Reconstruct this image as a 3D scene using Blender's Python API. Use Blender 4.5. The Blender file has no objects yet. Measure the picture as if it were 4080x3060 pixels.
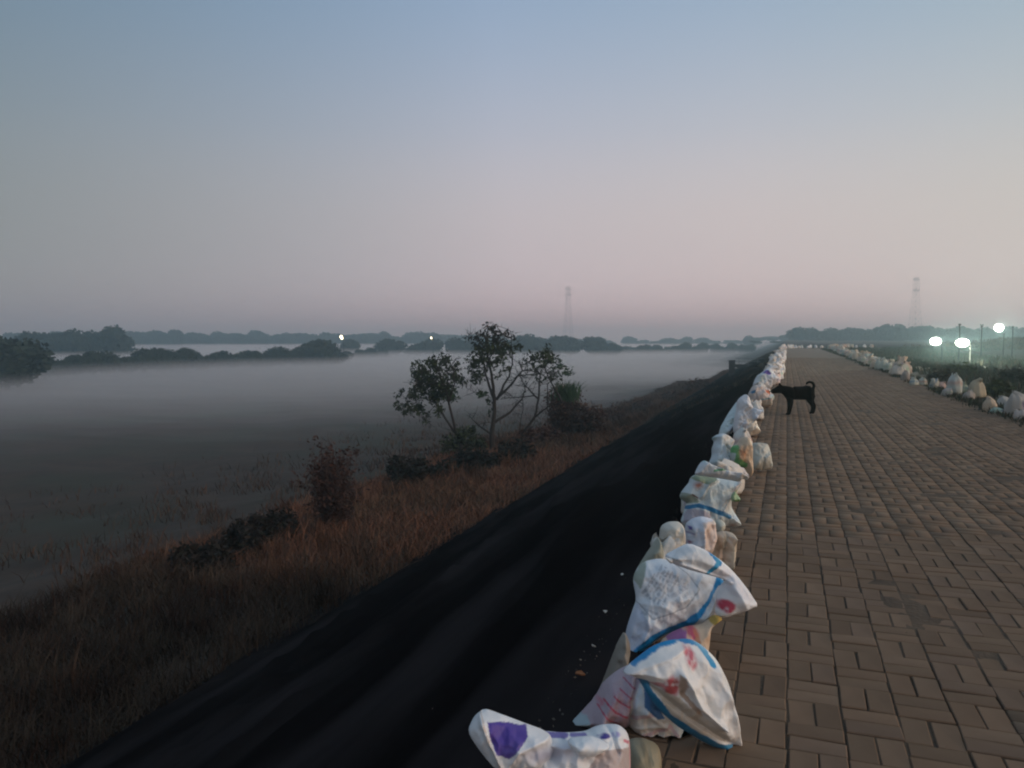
import bpy, math, random
import numpy as np
from mathutils import Vector, Matrix, geometry
R = math.radians
rng = np.random.default_rng(7)
random.seed(7)
SC = bpy.context.scene
COL = SC.collection

# ------------------------------------------------------------------ camera, world, light
CAM_H = 1.5
F = 3066.0                       # focal length in pixels of the 4080 px wide photograph
PSI, TH = R(19.62), R(3.49)
FW = np.array([-math.sin(PSI)*math.cos(TH), math.cos(PSI)*math.cos(TH), -math.sin(TH)])
RT = np.array([math.cos(PSI), math.sin(PSI), 0.0])
UP = np.cross(RT, FW)
CP = np.array([0.0, 0.0, CAM_H])
cam_data = bpy.data.cameras.new('camera')
cam = bpy.data.objects.new('camera', cam_data); COL.objects.link(cam)
m = Matrix(((RT[0], UP[0], -FW[0], 0), (RT[1], UP[1], -FW[1], 0), (RT[2], UP[2], -FW[2], CAM_H), (0, 0, 0, 1)))
cam.matrix_world = m
cam_data.sensor_width = 36.0
cam_data.lens = 36.0*F/4080
cam_data.clip_start = 0.05; cam_data.clip_end = 9000
SC.camera = cam

SUN_AZ = PSI*-1 + R(112)         # clockwise from +Y: low dawn glow behind and to the right of the camera
SUN_EL = R(6)
world = bpy.data.worlds.new('World'); SC.world = world; world.use_nodes = True
nt = world.node_tree; nt.nodes.clear()
def N(t, k, **kw):
    n = t.nodes.new(k)
    for a, b in kw.items(): setattr(n, a, b)
    return n
out = N(nt, 'ShaderNodeOutputWorld')
tc = N(nt, 'ShaderNodeTexCoord')
sep = N(nt, 'ShaderNodeSeparateXYZ'); nt.links.new(tc.outputs['Generated'], sep.inputs[0])
ramp = N(nt, 'ShaderNodeValToRGB'); nt.links.new(sep.outputs['Z'], ramp.inputs[0])
cr = ramp.color_ramp; cr.interpolation = 'B_SPLINE'
stops = [(0.0, (.485, .42, .455)), (.05, (.515, .448, .475)), (.11, (.462, .41, .43)), (.17, (.455, .41, .425)),
         (.25, (.375, .385, .445)), (.36, (.255, .325, .435)), (.46, (.20, .285, .41)), (.70, (.17, .25, .37)), (1.0, (.15, .22, .34))]
while len(cr.elements) < len(stops): cr.elements.new(.5)
for e, (p, c) in zip(cr.elements, stops): e.position = p; e.color = (*c, 1)
# brightness turning gently towards the dawn side
dot = N(nt, 'ShaderNodeVectorMath', operation='DOT_PRODUCT')
nt.links.new(tc.outputs['Generated'], dot.inputs[0])
dot.inputs[1].default_value = (math.sin(SUN_AZ), math.cos(SUN_AZ), 0)
mr = N(nt, 'ShaderNodeMapRange', interpolation_type='LINEAR')
nt.links.new(dot.outputs['Value'], mr.inputs['Value'])
mr.inputs['From Min'].default_value = -1.15; mr.inputs['From Max'].default_value = 1.1
mr.inputs['To Min'].default_value = .0; mr.inputs['To Max'].default_value = 1
tint = N(nt, 'ShaderNodeValToRGB'); nt.links.new(mr.outputs[0], tint.inputs[0])
tr = tint.color_ramp; tr.interpolation = 'LINEAR'
ts = [(0, (.28, .33, .34)), (.147, (.325, .395, .395)), (.25, (.52, .575, .59)), (.346, (.715, .735, .745)), (.47, (.78, .79, .76)), (.6, (.765, .80, .725)), (.72, (1.0, .95, .80)), (.85, (1.9, 1.55, 1.15)), (1, (3.7, 2.75, 1.8))]
while len(tr.elements) < len(ts): tr.elements.new(.5)
for e, (p, c) in zip(tr.elements, ts): e.position = p; e.color = (*c, 1)
mul = N(nt, 'ShaderNodeMix', data_type='RGBA', blend_type='MULTIPLY'); mul.inputs[0].default_value = 1
nt.links.new(ramp.outputs[0], mul.inputs[6]); nt.links.new(tint.outputs[0], mul.inputs[7])
bg1 = N(nt, 'ShaderNodeBackground'); bg1.inputs[1].default_value = 1.66
nt.links.new(mul.outputs[2], bg1.inputs[0])
sky = N(nt, 'ShaderNodeTexSky'); sky.sky_type = 'NISHITA'; sky.sun_disc = False
sky.sun_elevation = SUN_EL; sky.sun_rotation = SUN_AZ; sky.altitude = 50; sky.dust_density = 2.0
bg2 = N(nt, 'ShaderNodeBackground'); bg2.inputs[1].default_value = 0.012
nt.links.new(sky.outputs[0], bg2.inputs[0])
ad = N(nt, 'ShaderNodeAddShader')
nt.links.new(bg1.outputs[0], ad.inputs[0]); nt.links.new(bg2.outputs[0], ad.inputs[1]); nt.links.new(ad.outputs[0], out.inputs[0])

sun_d = bpy.data.lights.new('sun', 'SUN'); sun_d.energy = 0.8; sun_d.angle = R(30); sun_d.color = (1, .84, .70)
sun = bpy.data.objects.new('sun', sun_d); COL.objects.link(sun)
sel = R(24)
sd = Vector((math.sin(SUN_AZ)*math.cos(sel), math.cos(SUN_AZ)*math.cos(sel), math.sin(sel)))
sun.rotation_euler = (-sd).to_track_quat('-Z', 'Y').to_euler(); sun.location = (20, -20, 40)
SC.view_settings.view_transform = 'Standard'; SC.view_settings.look = 'None'
SC.view_settings.exposure = 0.0; SC.view_settings.gamma = 1.0; SC.view_settings.use_curve_mapping = False
SC.render.engine = 'CYCLES'
SC.cycles.use_denoising = True
SC.cycles.volume_bounces = 4; SC.cycles.max_bounces = 10; SC.cycles.transparent_max_bounces = 16
SC.cycles.use_adaptive_sampling = False
try: SC.cycles.filter_width = 2.1
except Exception: pass

# ------------------------------------------------------------------ helpers
def ray(x, y):
    return FW + RT*(x-2040)/F - UP*(y-1530)/F
def at(x, y, D):                       # point at forward distance D
    return CP + ray(x, y)*D
def on_z(x, y, z):
    r = ray(x, y); return CP + r*((z-CAM_H)/r[2])
def proj(p):
    v = np.asarray(p) - CP; d = v@FW
    return 2040 + F*(v@RT)/d, 1530 - F*(v@UP)/d, d

def tag(o, label=None, cat=None, group=None, kind=None):
    if label: o['label'] = label
    if cat: o['category'] = cat
    if group: o['group'] = group
    if kind: o['kind'] = kind
    return o
def link(name, me, mat=None, parent=None):
    o = bpy.data.objects.new(name, me); COL.objects.link(o)
    if mat is not None and me is not None and len(me.materials) == 0: me.materials.append(mat)
    if parent is not None: o.parent = parent
    return o
def empty(name, loc, label, cat, group=None):
    o = bpy.data.objects.new(name, None); COL.objects.link(o); o.location = loc
    o.empty_display_size = .1
    return tag(o, label, cat, group)
def mesh_np(name, V, Fq, smooth=False, cols=None):
    V = np.asarray(V, dtype=np.float32)
    me = bpy.data.meshes.new(name)
    if isinstance(Fq, np.ndarray):
        k = Fq.shape[1]; n = Fq.shape[0]
        me.vertices.add(len(V)); me.vertices.foreach_set('co', V.ravel())
        me.loops.add(n*k); me.loops.foreach_set('vertex_index', Fq.astype(np.int32).ravel())
        me.polygons.add(n)
        me.polygons.foreach_set('loop_start', np.arange(0, n*k, k, dtype=np.int32))
        me.polygons.foreach_set('loop_total', np.full(n, k, dtype=np.int32))
        me.update(calc_edges=True)
    else:
        me.from_pydata(V.tolist(), [], Fq); me.update()
    if smooth: me.polygons.foreach_set('use_smooth', np.ones(len(me.polygons), dtype=bool))
    if cols is not None:
        ca = me.color_attributes.new('Col', 'FLOAT_COLOR', 'POINT')
        c = np.ones((len(V), 4), dtype=np.float32); c[:, :3] = cols
        ca.data.foreach_set('color', c.ravel())
    return me
class MB:
    def __init__(s): s.v = []; s.f = []
    def add(s, V, Fs):
        n = len(s.v); s.v += [tuple(p) for p in V]; s.f += [tuple(i+n for i in f) for f in Fs]
    def box(s, c, d, rot=None):
        P = [Vector((sx*d[0]/2, sy*d[1]/2, sz*d[2]/2)) for sx in (-1, 1) for sy in (-1, 1) for sz in (-1, 1)]
        if rot is not None: P = [rot @ p for p in P]
        s.add([Vector(c)+p for p in P], [(0, 1, 3, 2), (4, 6, 7, 5), (0, 4, 5, 1), (2, 3, 7, 6), (0, 2, 6, 4), (1, 5, 7, 3)])
    def tube(s, pts, rad, seg=6):
        pts = [Vector(p) for p in pts]; n = len(pts); V = []; Fs = []
        for i, p in enumerate(pts):
            t = (pts[min(i+1, n-1)]-pts[max(i-1, 0)]).normalized()
            a = t.cross(Vector((.3, .9, .2))).normalized(); b = t.cross(a)
            r = rad[i] if hasattr(rad, '__len__') else rad
            V += [p + (a*math.cos(k*2*math.pi/seg) + b*math.sin(k*2*math.pi/seg))*r for k in range(seg)]
        for i in range(n-1):
            for k in range(seg):
                Fs.append((i*seg+k, i*seg+(k+1) % seg, (i+1)*seg+(k+1) % seg, (i+1)*seg+k))
        Fs.append(tuple(range(seg-1, -1, -1))); Fs.append(tuple((n-1)*seg+k for k in range(seg)))
        s.add(V, Fs)
    def build(s, name, mat, parent=None, smooth=False):
        me = bpy.data.meshes.new(name); me.from_pydata([tuple(v) for v in s.v], [], s.f); me.update()
        if smooth: me.polygons.foreach_set('use_smooth', [True]*len(me.polygons))
        return link(name, me, mat, parent)
_tab = rng.random((64, 64)).astype(np.float64)
def vnoise(x, y):
    xi = np.floor(x).astype(int); yi = np.floor(y).astype(int); fx = x-xi; fy = y-yi
    fx = fx*fx*(3-2*fx); fy = fy*fy*(3-2*fy)
    a = _tab[xi % 64, yi % 64]; b = _tab[(xi+1) % 64, yi % 64]; c = _tab[xi % 64, (yi+1) % 64]; d = _tab[(xi+1) % 64, (yi+1) % 64]
    return a*(1-fx)*(1-fy)+b*fx*(1-fy)+c*(1-fx)*fy+d*fx*fy
def fbm(x, y, o=4):
    s = 0; a = .5; x = np.asarray(x, float); y = np.asarray(y, float)
    for i in range(o):
        s = s + a*vnoise(x, y); x = x*2.03+13.1; y = y*2.03+7.7; a *= .5
    return s
def sstep(a, b, x):
    t = np.clip((x-a)/(b-a), 0, 1); return t*t*(3-2*t)

# ------------------------------------------------------------------ materials
def newmat(name):
    mt = bpy.data.materials.new(name); mt.use_nodes = True
    t = mt.node_tree; b = t.nodes['Principled BSDF']; return mt, t, b
def noise_mat(name, c1, c2, scale=5, rough=.85, detail=6, bump=0, bscale=None, stretch=None, spec=.3, c3=None, s3=1.0, coord='Object'):
    mt, t, b = newmat(name)
    tcn = N(t, 'ShaderNodeTexCoord'); mp = N(t, 'ShaderNodeMapping'); t.links.new(tcn.outputs[coord], mp.inputs[0])
    if stretch: mp.inputs['Scale'].default_value = stretch
    nz = N(t, 'ShaderNodeTexNoise'); nz.inputs['Scale'].default_value = scale; nz.inputs['Detail'].default_value = detail
    nz.inputs['Roughness'].default_value = .62
    t.links.new(mp.outputs[0], nz.inputs[0])
    rp = N(t, 'ShaderNodeValToRGB'); t.links.new(nz.outputs[0], rp.inputs[0])
    rp.color_ramp.elements[0].position = .33; rp.color_ramp.elements[1].position = .68
    rp.color_ramp.elements[0].color = (*c1, 1); rp.color_ramp.elements[1].color = (*c2, 1)
    last = rp.outputs[0]
    if c3:
        n3 = N(t, 'ShaderNodeTexNoise'); n3.inputs['Scale'].default_value = s3; n3.inputs['Detail'].default_value = 4
        t.links.new(mp.outputs[0], n3.inputs[0])
        r3 = N(t, 'ShaderNodeValToRGB'); t.links.new(n3.outputs[0], r3.inputs[0])
        r3.color_ramp.elements[0].position = .45; r3.color_ramp.elements[1].position = .65
        mx = N(t, 'ShaderNodeMix', data_type='RGBA'); t.links.new(r3.outputs[0], mx.inputs[0])
        t.links.new(last, mx.inputs[6]); mx.inputs[7].default_value = (*c3, 1); last = mx.outputs[2]
    t.links.new(last, b.inputs['Base Color'])
    b.inputs['Roughness'].default_value = rough; b.inputs['Specular IOR Level'].default_value = spec
    if bump:
        nb = N(t, 'ShaderNodeTexNoise'); nb.inputs['Scale'].default_value = bscale or scale*4; nb.inputs['Detail'].default_value = 5
        t.links.new(mp.outputs[0], nb.inputs[0])
        bp = N(t, 'ShaderNodeBump'); bp.inputs['Strength'].default_value = bump; bp.inputs['Distance'].default_value = .02
        t.links.new(nb.outputs[0], bp.inputs['Height']); t.links.new(bp.outputs[0], b.inputs['Normal'])
    return mt
def attr_mat(name, rough=.6, dirt=.25, scale=9, spec=.3, trans=0.0, objcol=False, dirtcol=(.33, .27, .2)):
    """colour from the mesh's own colour layer, broken by blotches of dirt"""
    mt, t, b = newmat(name)
    a = N(t, 'ShaderNodeAttribute'); a.attribute_name = 'Col'
    last = a.outputs['Color']
    if objcol:
        oi = N(t, 'ShaderNodeObjectInfo')
        mm = N(t, 'ShaderNodeMix', data_type='RGBA', blend_type='MULTIPLY'); mm.inputs[0].default_value = 1
        t.links.new(last, mm.inputs[6]); t.links.new(oi.outputs['Color'], mm.inputs[7]); last = mm.outputs[2]
    tcn = N(t, 'ShaderNodeTexCoord')
    nz = N(t, 'ShaderNodeTexNoise'); nz.inputs['Scale'].default_value = scale; nz.inputs['Detail'].default_value = 7
    nz.inputs['Roughness'].default_value = .65
    t.links.new(tcn.outputs['Object'], nz.inputs[0])
    mrn = N(t, 'ShaderNodeMapRange'); t.links.new(nz.outputs[0], mrn.inputs[0])
    mrn.inputs[1].default_value = .42; mrn.inputs[2].default_value = .75; mrn.inputs[3].default_value = 0; mrn.inputs[4].default_value = dirt
    mx = N(t, 'ShaderNodeMix', data_type='RGBA'); t.links.new(mrn.outputs[0], mx.inputs[0])
    t.links.new(last, mx.inputs[6]); mx.inputs[7].default_value = (*dirtcol, 1)
    t.links.new(mx.outputs[2], b.inputs['Base Color'])
    b.inputs['Roughness'].default_value = rough; b.inputs['Specular IOR Level'].default_value = spec
    nb = N(t, 'ShaderNodeTexNoise'); nb.inputs['Scale'].default_value = scale*7; nb.inputs['Detail'].default_value = 4
    t.links.new(tcn.outputs['Object'], nb.inputs[0])
    bp = N(t, 'ShaderNodeBump'); bp.inputs['Strength'].default_value = .25; bp.inputs['Distance'].default_value = .01
    t.links.new(nb.outputs[0], bp.inputs['Height']); t.links.new(bp.outputs[0], b.inputs['Normal'])
    if trans:
        tl = N(t, 'ShaderNodeBsdfTranslucent'); t.links.new(mx.outputs[2], tl.inputs[0])
        ms = N(t, 'ShaderNodeMixShader'); ms.inputs[0].default_value = trans
        o = t.nodes['Material Output']
        t.links.new(b.outputs[0], ms.inputs[1]); t.links.new(tl.outputs[0], ms.inputs[2]); t.links.new(ms.outputs[0], o.inputs[0])
    return mt
M = {}
M['ground'] = noise_mat('ground_soil_and_grass', (.026, .016, .010), (.055, .034, .022), .8, .95, 8, .6, 9, c3=(.030, .028, .016), s3=.12)
M['slope'] = noise_mat('black_sheeting', (.0060, .0048, .0048), (.0095, .0075, .0074), 1.3, .9, 7, .35, 14, stretch=(1, .16, 1), spec=.0, c3=(.022, .018, .018), s3=1.1)
M['path'] = noise_mat('path_far_paving', (.165, .112, .075), (.21, .145, .098), 1.4, .9, 9, .5, 14, c3=(.17, .118, .08), s3=.5)  # far surface colour raised, with grazing sheen and haze put into it
M['joint'] = noise_mat('joint_soil', (.050, .034, .022), (.105, .072, .047), 3, .97, 8, .5, 40)
M['paver'] = attr_mat('concrete_paver', .95, .75, 1.3, .12, objcol=True, dirtcol=(.090, .058, .038))
M['sack'] = attr_mat('woven_sack', .5, .16, 7, .35, trans=.12)
M['sack_far'] = attr_mat('woven_sack_tinted', .6, .22, 6, .3, objcol=True)
M['dry'] = attr_mat('dry_grass', .9, .2, .8, .1)
M['leaf'] = attr_mat('foliage', .7, .1, .7, .2, trans=.15, dirtcol=(.03, .035, .02))
M['bark'] = noise_mat('bark', (.02, .015, .012), (.05, .036, .028), 14, .95, 6, .6)
M['concrete'] = noise_mat('dark_concrete', (.03, .027, .028), (.06, .055, .055), 3, .9, 6, .4)
M['steel'] = noise_mat('weathered_steel', (.12, .12, .12), (.2, .2, .2), 3, .6, 4)
M['darkpole'] = noise_mat('dark_pole', (.012, .013, .013), (.03, .03, .03), 3, .8, 4)
M['whitepole'] = noise_mat('white_painted_pole', (.5, .5, .45), (.7, .7, .62), 3, .6, 4)
M['farleaf'] = noise_mat('distant_foliage', (.012, .020, .014), (.035, .048, .030), .9, .95, 5, 0)
M['fur'] = noise_mat('black_dog_fur', (.0035, .0026, .002), (.0075, .0055, .004), 30, .95, 6, .6, 120, spec=.03)
M['litter'] = noise_mat('litter_plastic', (.35, .33, .3), (.6, .58, .52), 20, .5, 3)
M['orange'] = noise_mat('orange_leaf', (.12, .05, .02), (.2, .08, .03), 20, .8, 3)
def emis(name, col, s):
    mt, t, b = newmat(name); b.inputs['Base Color'].default_value = (.8, .8, .8, 1)
    b.inputs['Emission Color'].default_value = (*col, 1); b.inputs['Emission Strength'].default_value = s; return mt
M['lit'] = emis('floodlight_glow', (.93, 1, .88), 16)
M['litwarm'] = emis('lamp_glow_warm', (1, .93, .62), 5)

# ------------------------------------------------------------------ terrain
def sstep(a, b, x):
    t = np.clip((x-a)/(b-a), 0, 1); return t*t*(3-2*t)
def bend(Y):
    Y = np.asarray(Y, float)
    b = np.where(Y > 104, .05*(Y-104)**2, 0); b = np.where(Y > 122, 16.2 + 1.8*(np.minimum(Y, 130)-122), b); return b*(1-sstep(136, 210, Y))
TOE_U, TOE_Z = -7.15, -3.2
def terrain(X, Y):
    X = np.asarray(X, float); Y = np.asarray(Y, float)
    u = X-bend(Y)
    zl = np.interp(u, [-60, -32, -22, -14, TOE_U, -.75, 0], [-6.1, -6.0, -5.3, -3.95, TOE_Z, 0, 0])
    zr = np.interp(u, [0, 4.3, 6.2, 9.5, 60], [0, 0, -.12, -.32, -.4])
    z = np.where(u < 0, zl, zr)
    nz = (fbm(X*.35+50, Y*.35+20, 4)-.47)
    z = z + nz*np.where(u < TOE_U, .5*sstep(TOE_U, TOE_U-3, u), np.where(u > 4.6, .25*sstep(4.6, 8, u), 0))
    z = z - 1.1*sstep(34, 58, Y)*sstep(-7.3, -9.5, u)*sstep(-30, -15, u)*np.where(u < 0, 1, 0)
    berm = 1.25*np.exp(-((Y-131-.02*np.clip(X, 0, 200))/7.0)**2)*sstep(-6, 6, X)*(1-sstep(90, 160, X))
    return z + berm*np.where(u < 5, sstep(8, 2, np.abs(u-2)) * 0 + 1, 1)

def nonuni(lo, hi, fine_lo, fine_hi, step, growth=1.13):
    xs = list(np.arange(fine_lo, fine_hi+1e-6, step)); s = step; x = xs[-1]
    while x < hi: s *= growth; x += s; xs.append(min(x, hi))
    s = step; x = xs[0]
    while x > lo: s *= growth; x -= s; xs.insert(0, max(x, lo))
    return np.array(xs)
def grid(name, xs, ys, zf, mat, smooth=True):
    Xg, Yg = np.meshgrid(xs, ys); Z = zf(Xg, Yg)
    V = np.stack([Xg, Yg, Z], -1).reshape(-1, 3); nx, ny = len(xs), len(ys)
    i = np.arange(ny-1)[:, None]*nx + np.arange(nx-1)[None]
    Fq = np.stack([i, i+1, i+nx+1, i+nx], -1).reshape(-1, 4)
    return link(name, mesh_np(name, V, Fq, smooth), mat)
gx = nonuni(-2600, 2600, -24, 16, .5); gy = nonuni(-60, 3600, -6, 140, .8)
def groundz(X, Y):
    u = X-bend(Y); z = terrain(X, Y)
    return z - np.where((u > -7.3) & (u < 4.45), .16, 0)
ground = tag(grid('ground', gx, gy, groundz, M['ground']), kind='structure')

# embankment clad with creased black sheeting
ny = 520; nu = 60
ys = np.concatenate([np.linspace(-6, 30, 330), np.linspace(30.4, 138, 190)])
us = np.linspace(-.62, TOE_U-.25, nu)
U, Y = np.meshgrid(us, ys)
wob = (fbm(Y*.35, Y*0+3, 3)-.45)*.5
Uu = np.where(U < -6.4, U + wob*sstep(-6.4, TOE_U, U), U)
base = np.interp(Uu, [-8, TOE_U, -.75, -.62], [-3.2-.1, TOE_Z, 0, .01])
fold = 1-np.abs(2*fbm(Uu*1.5+Y*.22, Y*.28+9, 4)-.94)*2
fold2 = np.maximum(0, 1-np.abs(vnoise(Uu*1.2+Y*.16+4, Y*.12)-.5)*14)
Z = base + (.05*fold + .10*fold2*sstep(-1, -2, Uu) + .03*fbm(Uu*5, Y*4) + .035*np.abs(((Uu*.9+Y*.35+fbm(Uu, Y*.5, 3)*2) % 1)-.5) + .03*np.abs(((Uu*1.7-Y*.5+fbm(Uu*1.3+9, Y*.6, 3)*2.5) % 1)-.5))*sstep(-.7, -1.2, Uu)
V = np.stack([Uu + bend(Y), Y, Z + .02], -1).reshape(-1, 3)
i = np.arange(len(ys)-1)[:, None]*nu + np.arange(nu-1)[None]
Fq = np.stack([i, i+nu, i+nu+1, i+1], -1).reshape(-1, 4)
tag(link('embankment', mesh_np('embankment', V, Fq, True), M['slope']), kind='structure')

# path: a bed, pavers near, plain surface beyond
PL, PR, PAV_END = -.62, 3.98, 60.0
def strip(name, y0, y1, z, mat, n, parent=None, k_=24):
    ys = np.linspace(y0, y1, n) if k_ == 24 else y0+(y1-y0)*np.linspace(0, 1, n)**1.8; us = np.linspace(PL, PR+.35, k_)
    U, Y = np.meshgrid(us, ys)
    wide = sstep(40, 104, Y)*.9
    X = U + bend(Y) + wide*(U-PL)/(PR-PL)
    Zz = z + .012*(fbm(X*.6, Y*.4)-.5)
    if k_ > 24: Zz = Zz + .030*(fbm(X*3.1+7, Y*2.2, 4)-.52)
    V = np.stack([X, Y, Zz], -1).reshape(-1, 3); k = len(us)
    i = np.arange(n-1)[:, None]*k + np.arange(k-1)[None]
    return link(name, mesh_np(name, V, np.stack([i, i+1, i+k+1, i+k], -1).reshape(-1, 4), True), mat, parent)
path = tag(strip('path', -5, PAV_END, -.0065, M['joint'], 700, None, 90), kind='structure')
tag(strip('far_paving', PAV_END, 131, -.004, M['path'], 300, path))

def pathz(X, Y): return .012*(fbm(X*.6, Y*.4)-.5)
bricks = []            # (x, y, rot)
s = .207
for iy in range(int(1.2/s), int(PAV_END/s)):
    for ix in range(22):
        x0 = PL+.03+ix*s; y0 = iy*s
        if (ix+iy) % 2 == 0:
            bricks += [(x0+s*.25, y0+s*.5, 1), (x0+s*.75, y0+s*.5, 1)]
        else:
            bricks += [(x0+s*.5, y0+s*.25, 0), (x0+s*.5, y0+s*.75, 0)]
def brick_geo(jx, jy, cz):
    g = .0026; L, W, H = s/2-g+jx, s/4-g+jy, .05
    c = .004
    V = [(-L, -W, -H), (L, -W, -H), (L, W, -H), (-L, W, -H), (-L, -W, -c), (L, -W, -c), (L, W, -c), (-L, W, -c),
         (-L+c, -W+c, cz), (L-c, -W+c, -cz), (L-c, W-c, cz*.5), (-L+c, W-c, -cz*.4)]
    Fs = [(0, 1, 5, 4), (1, 2, 6, 5), (2, 3, 7, 6), (3, 0, 4, 7), (4, 5, 9, 8), (5, 6, 10, 9), (6, 7, 11, 10), (7, 4, 8, 11), (8, 9, 10, 11)]
    return np.array(V), Fs
vars_ = [brick_geo(rng.uniform(-.002, .001), rng.uniform(-.002, .001), rng.uniform(-.0015, .0015)) for _ in range(10)]
base_cols = [(.165, .110, .073), (.152, .102, .067), (.180, .121, .081), (.142, .094, .062), (.172, .112, .073), (.160, .108, .075)]
vis = []
for k, (x, y, r) in enumerate(bricks):
    px, py, d = proj((x, y, 0))
    if d > .5 and -50 < px < 4130 and py < 3110 and px > 3135-(py-1343)*.42: vis.append((d, k))
vis.sort(); near = set(k for d, k in vis[:300])
bmeshes = []
for (V, Fs) in vars_:
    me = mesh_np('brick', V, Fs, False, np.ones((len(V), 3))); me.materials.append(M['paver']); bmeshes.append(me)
SV, SF, SCc = [], [], []
for k, (x, y, r) in enumerate(bricks):
    vi = int(rng.integers(10)); z = float(pathz(x, y)) + rng.uniform(-.0035, .0035)
    c = np.array(base_cols[int(rng.integers(6))])*rng.uniform(.9, 1.1)*(1+.35*float(sstep(8, 45, y)))  # farther pavers lightened in colour, standing in for grazing sheen and haze
    a = (math.pi/2 if r else 0) + rng.uniform(-.035, .035); x += rng.uniform(-.0035, .0035); y += rng.uniform(-.0045, .0045)
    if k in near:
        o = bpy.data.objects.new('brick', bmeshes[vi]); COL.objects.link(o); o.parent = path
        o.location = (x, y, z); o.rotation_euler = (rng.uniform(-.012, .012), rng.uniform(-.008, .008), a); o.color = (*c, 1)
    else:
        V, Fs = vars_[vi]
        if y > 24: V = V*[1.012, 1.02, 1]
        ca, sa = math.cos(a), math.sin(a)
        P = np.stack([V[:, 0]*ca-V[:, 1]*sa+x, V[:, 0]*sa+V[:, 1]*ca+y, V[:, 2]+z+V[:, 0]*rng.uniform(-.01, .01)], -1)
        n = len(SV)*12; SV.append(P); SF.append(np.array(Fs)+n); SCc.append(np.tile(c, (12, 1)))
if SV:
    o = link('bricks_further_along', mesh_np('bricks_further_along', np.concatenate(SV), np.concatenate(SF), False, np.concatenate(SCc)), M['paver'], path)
    o['kind'] = 'stuff'; o.name = 'brick_paving'

# ------------------------------------------------------------------ air
def volume_mat(name, col, dens, an):
    mt = bpy.data.materials.new(name); mt.use_nodes = True; t = mt.node_tree; t.nodes.clear()
    o = N(t, 'ShaderNodeOutputMaterial'); v = N(t, 'ShaderNodeVolumePrincipled')
    v.inputs['Color'].default_value = (*col, 1); v.inputs['Density'].default_value = dens; v.inputs['Anisotropy'].default_value = an; v.inputs['Absorption Color'].default_value = (1, 1, 1, 1)
    t.links.new(v.outputs[0], o.inputs['Volume']); return mt
hz = MB(); hz.box((0, 1760, 14.5), (5300, 3800, 43))
o = hz.build('haze', volume_mat('haze_air', (.66, .92, 1.0), .00150, .6)); tag(o, kind='stuff')
def mist_layer(top, dens, near_edge, far_edge, name):
    ys = list(np.linspace(-40, 135, 40)) + [150, 170, 200, 260, 340, 480, 700, 1000, 1500, 2400]
    V = []; Fs = []
    for y in ys:
        b = float(bend(y)); e = near_edge+(far_edge-near_edge)*float(sstep(18, 75, y)); us = [-1800, -700, -300, -320, -220, -e-2.7*e, -e-1.3*e, -e]; n = len(us)
        for j, u in enumerate(us):
            w = .5*(float(vnoise(np.array(u*.02+3), np.array(y*.025+1))) - .5)
            zt = top + w if j < n-3 else (top-.5 if j == n-3 else (top-1.15 if j == n-2 else -6.4))
            V.append((u+b*(j > 3), y, zt))
    nt_ = len(V)
    V += [(v[0], v[1], -6.6) for v in V]
    for a in range(len(ys)-1):
        for j in range(n-1):
            i0 = a*n+j
            Fs.append((i0, i0+1, i0+n+1, i0+n)); Fs.append((nt_+i0, nt_+i0+n, nt_+i0+n+1, nt_+i0+1))
        Fs.append((a*n, a*n+n, nt_+a*n+n, nt_+a*n)); i1 = a*n+n-1; Fs.append((i1, nt_+i1, nt_+i1+n, i1+n))
    L = (len(ys)-1)*n
    for j in range(n-1):
        Fs.append((j, nt_+j, nt_+j+1, j+1)); Fs.append((L+j, L+j+1, nt_+L+j+1, nt_+L+j))
    o = link(name, mesh_np(name, V, Fs), volume_mat(name+'_air', (1.0, .91, .87), dens, .4))
    tag(o, kind='stuff')
mist_layer(-2.95, .004, 24, 6, 'ground_mist')
mist_layer(-3.35, .009, 36, 8, 'low_mist')
mist_layer(-3.95, .013, 46, 12, 'thick_low_mist')
mist_layer(-4.6, .008, 40, 18, 'mist_at_the_ground')

# ------------------------------------------------------------------ vegetation
def quads_cloud(cent, size, col, up=.0, asp=1.8, droop=0.):
    """small leaf faces"""
    n = len(cent)
    d = rng.normal(size=(n, 3)); d[:, 2] = d[:, 2]*(1-up)+up*1.2 - droop; d /= np.linalg.norm(d, axis=1)[:, None]
    e = np.cross(d, rng.normal(size=(n, 3))); e /= np.linalg.norm(e, axis=1)[:, None]
    sz = (np.asarray(size)*rng.uniform(.6, 1.3, n))[:, None]
    a = d*sz*asp/2; b = e*sz/2
    V = np.stack([cent-a, cent+b*.9, cent+a, cent-b*.9], 1).reshape(-1, 3)
    Fq = np.arange(n*4).reshape(-1, 4)
    c = np.repeat(col, 4, axis=0) if len(np.shape(col)) == 2 else np.tile(col, (n*4, 1))
    return V, Fq, c
def merge(parts):
    V, Fs, C = [], [], []; n = 0
    for v, f, c in parts: V.append(v); Fs.append(f+n); C.append(c); n += len(v)
    return np.concatenate(V), np.concatenate(Fs), np.concatenate(C)
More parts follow.
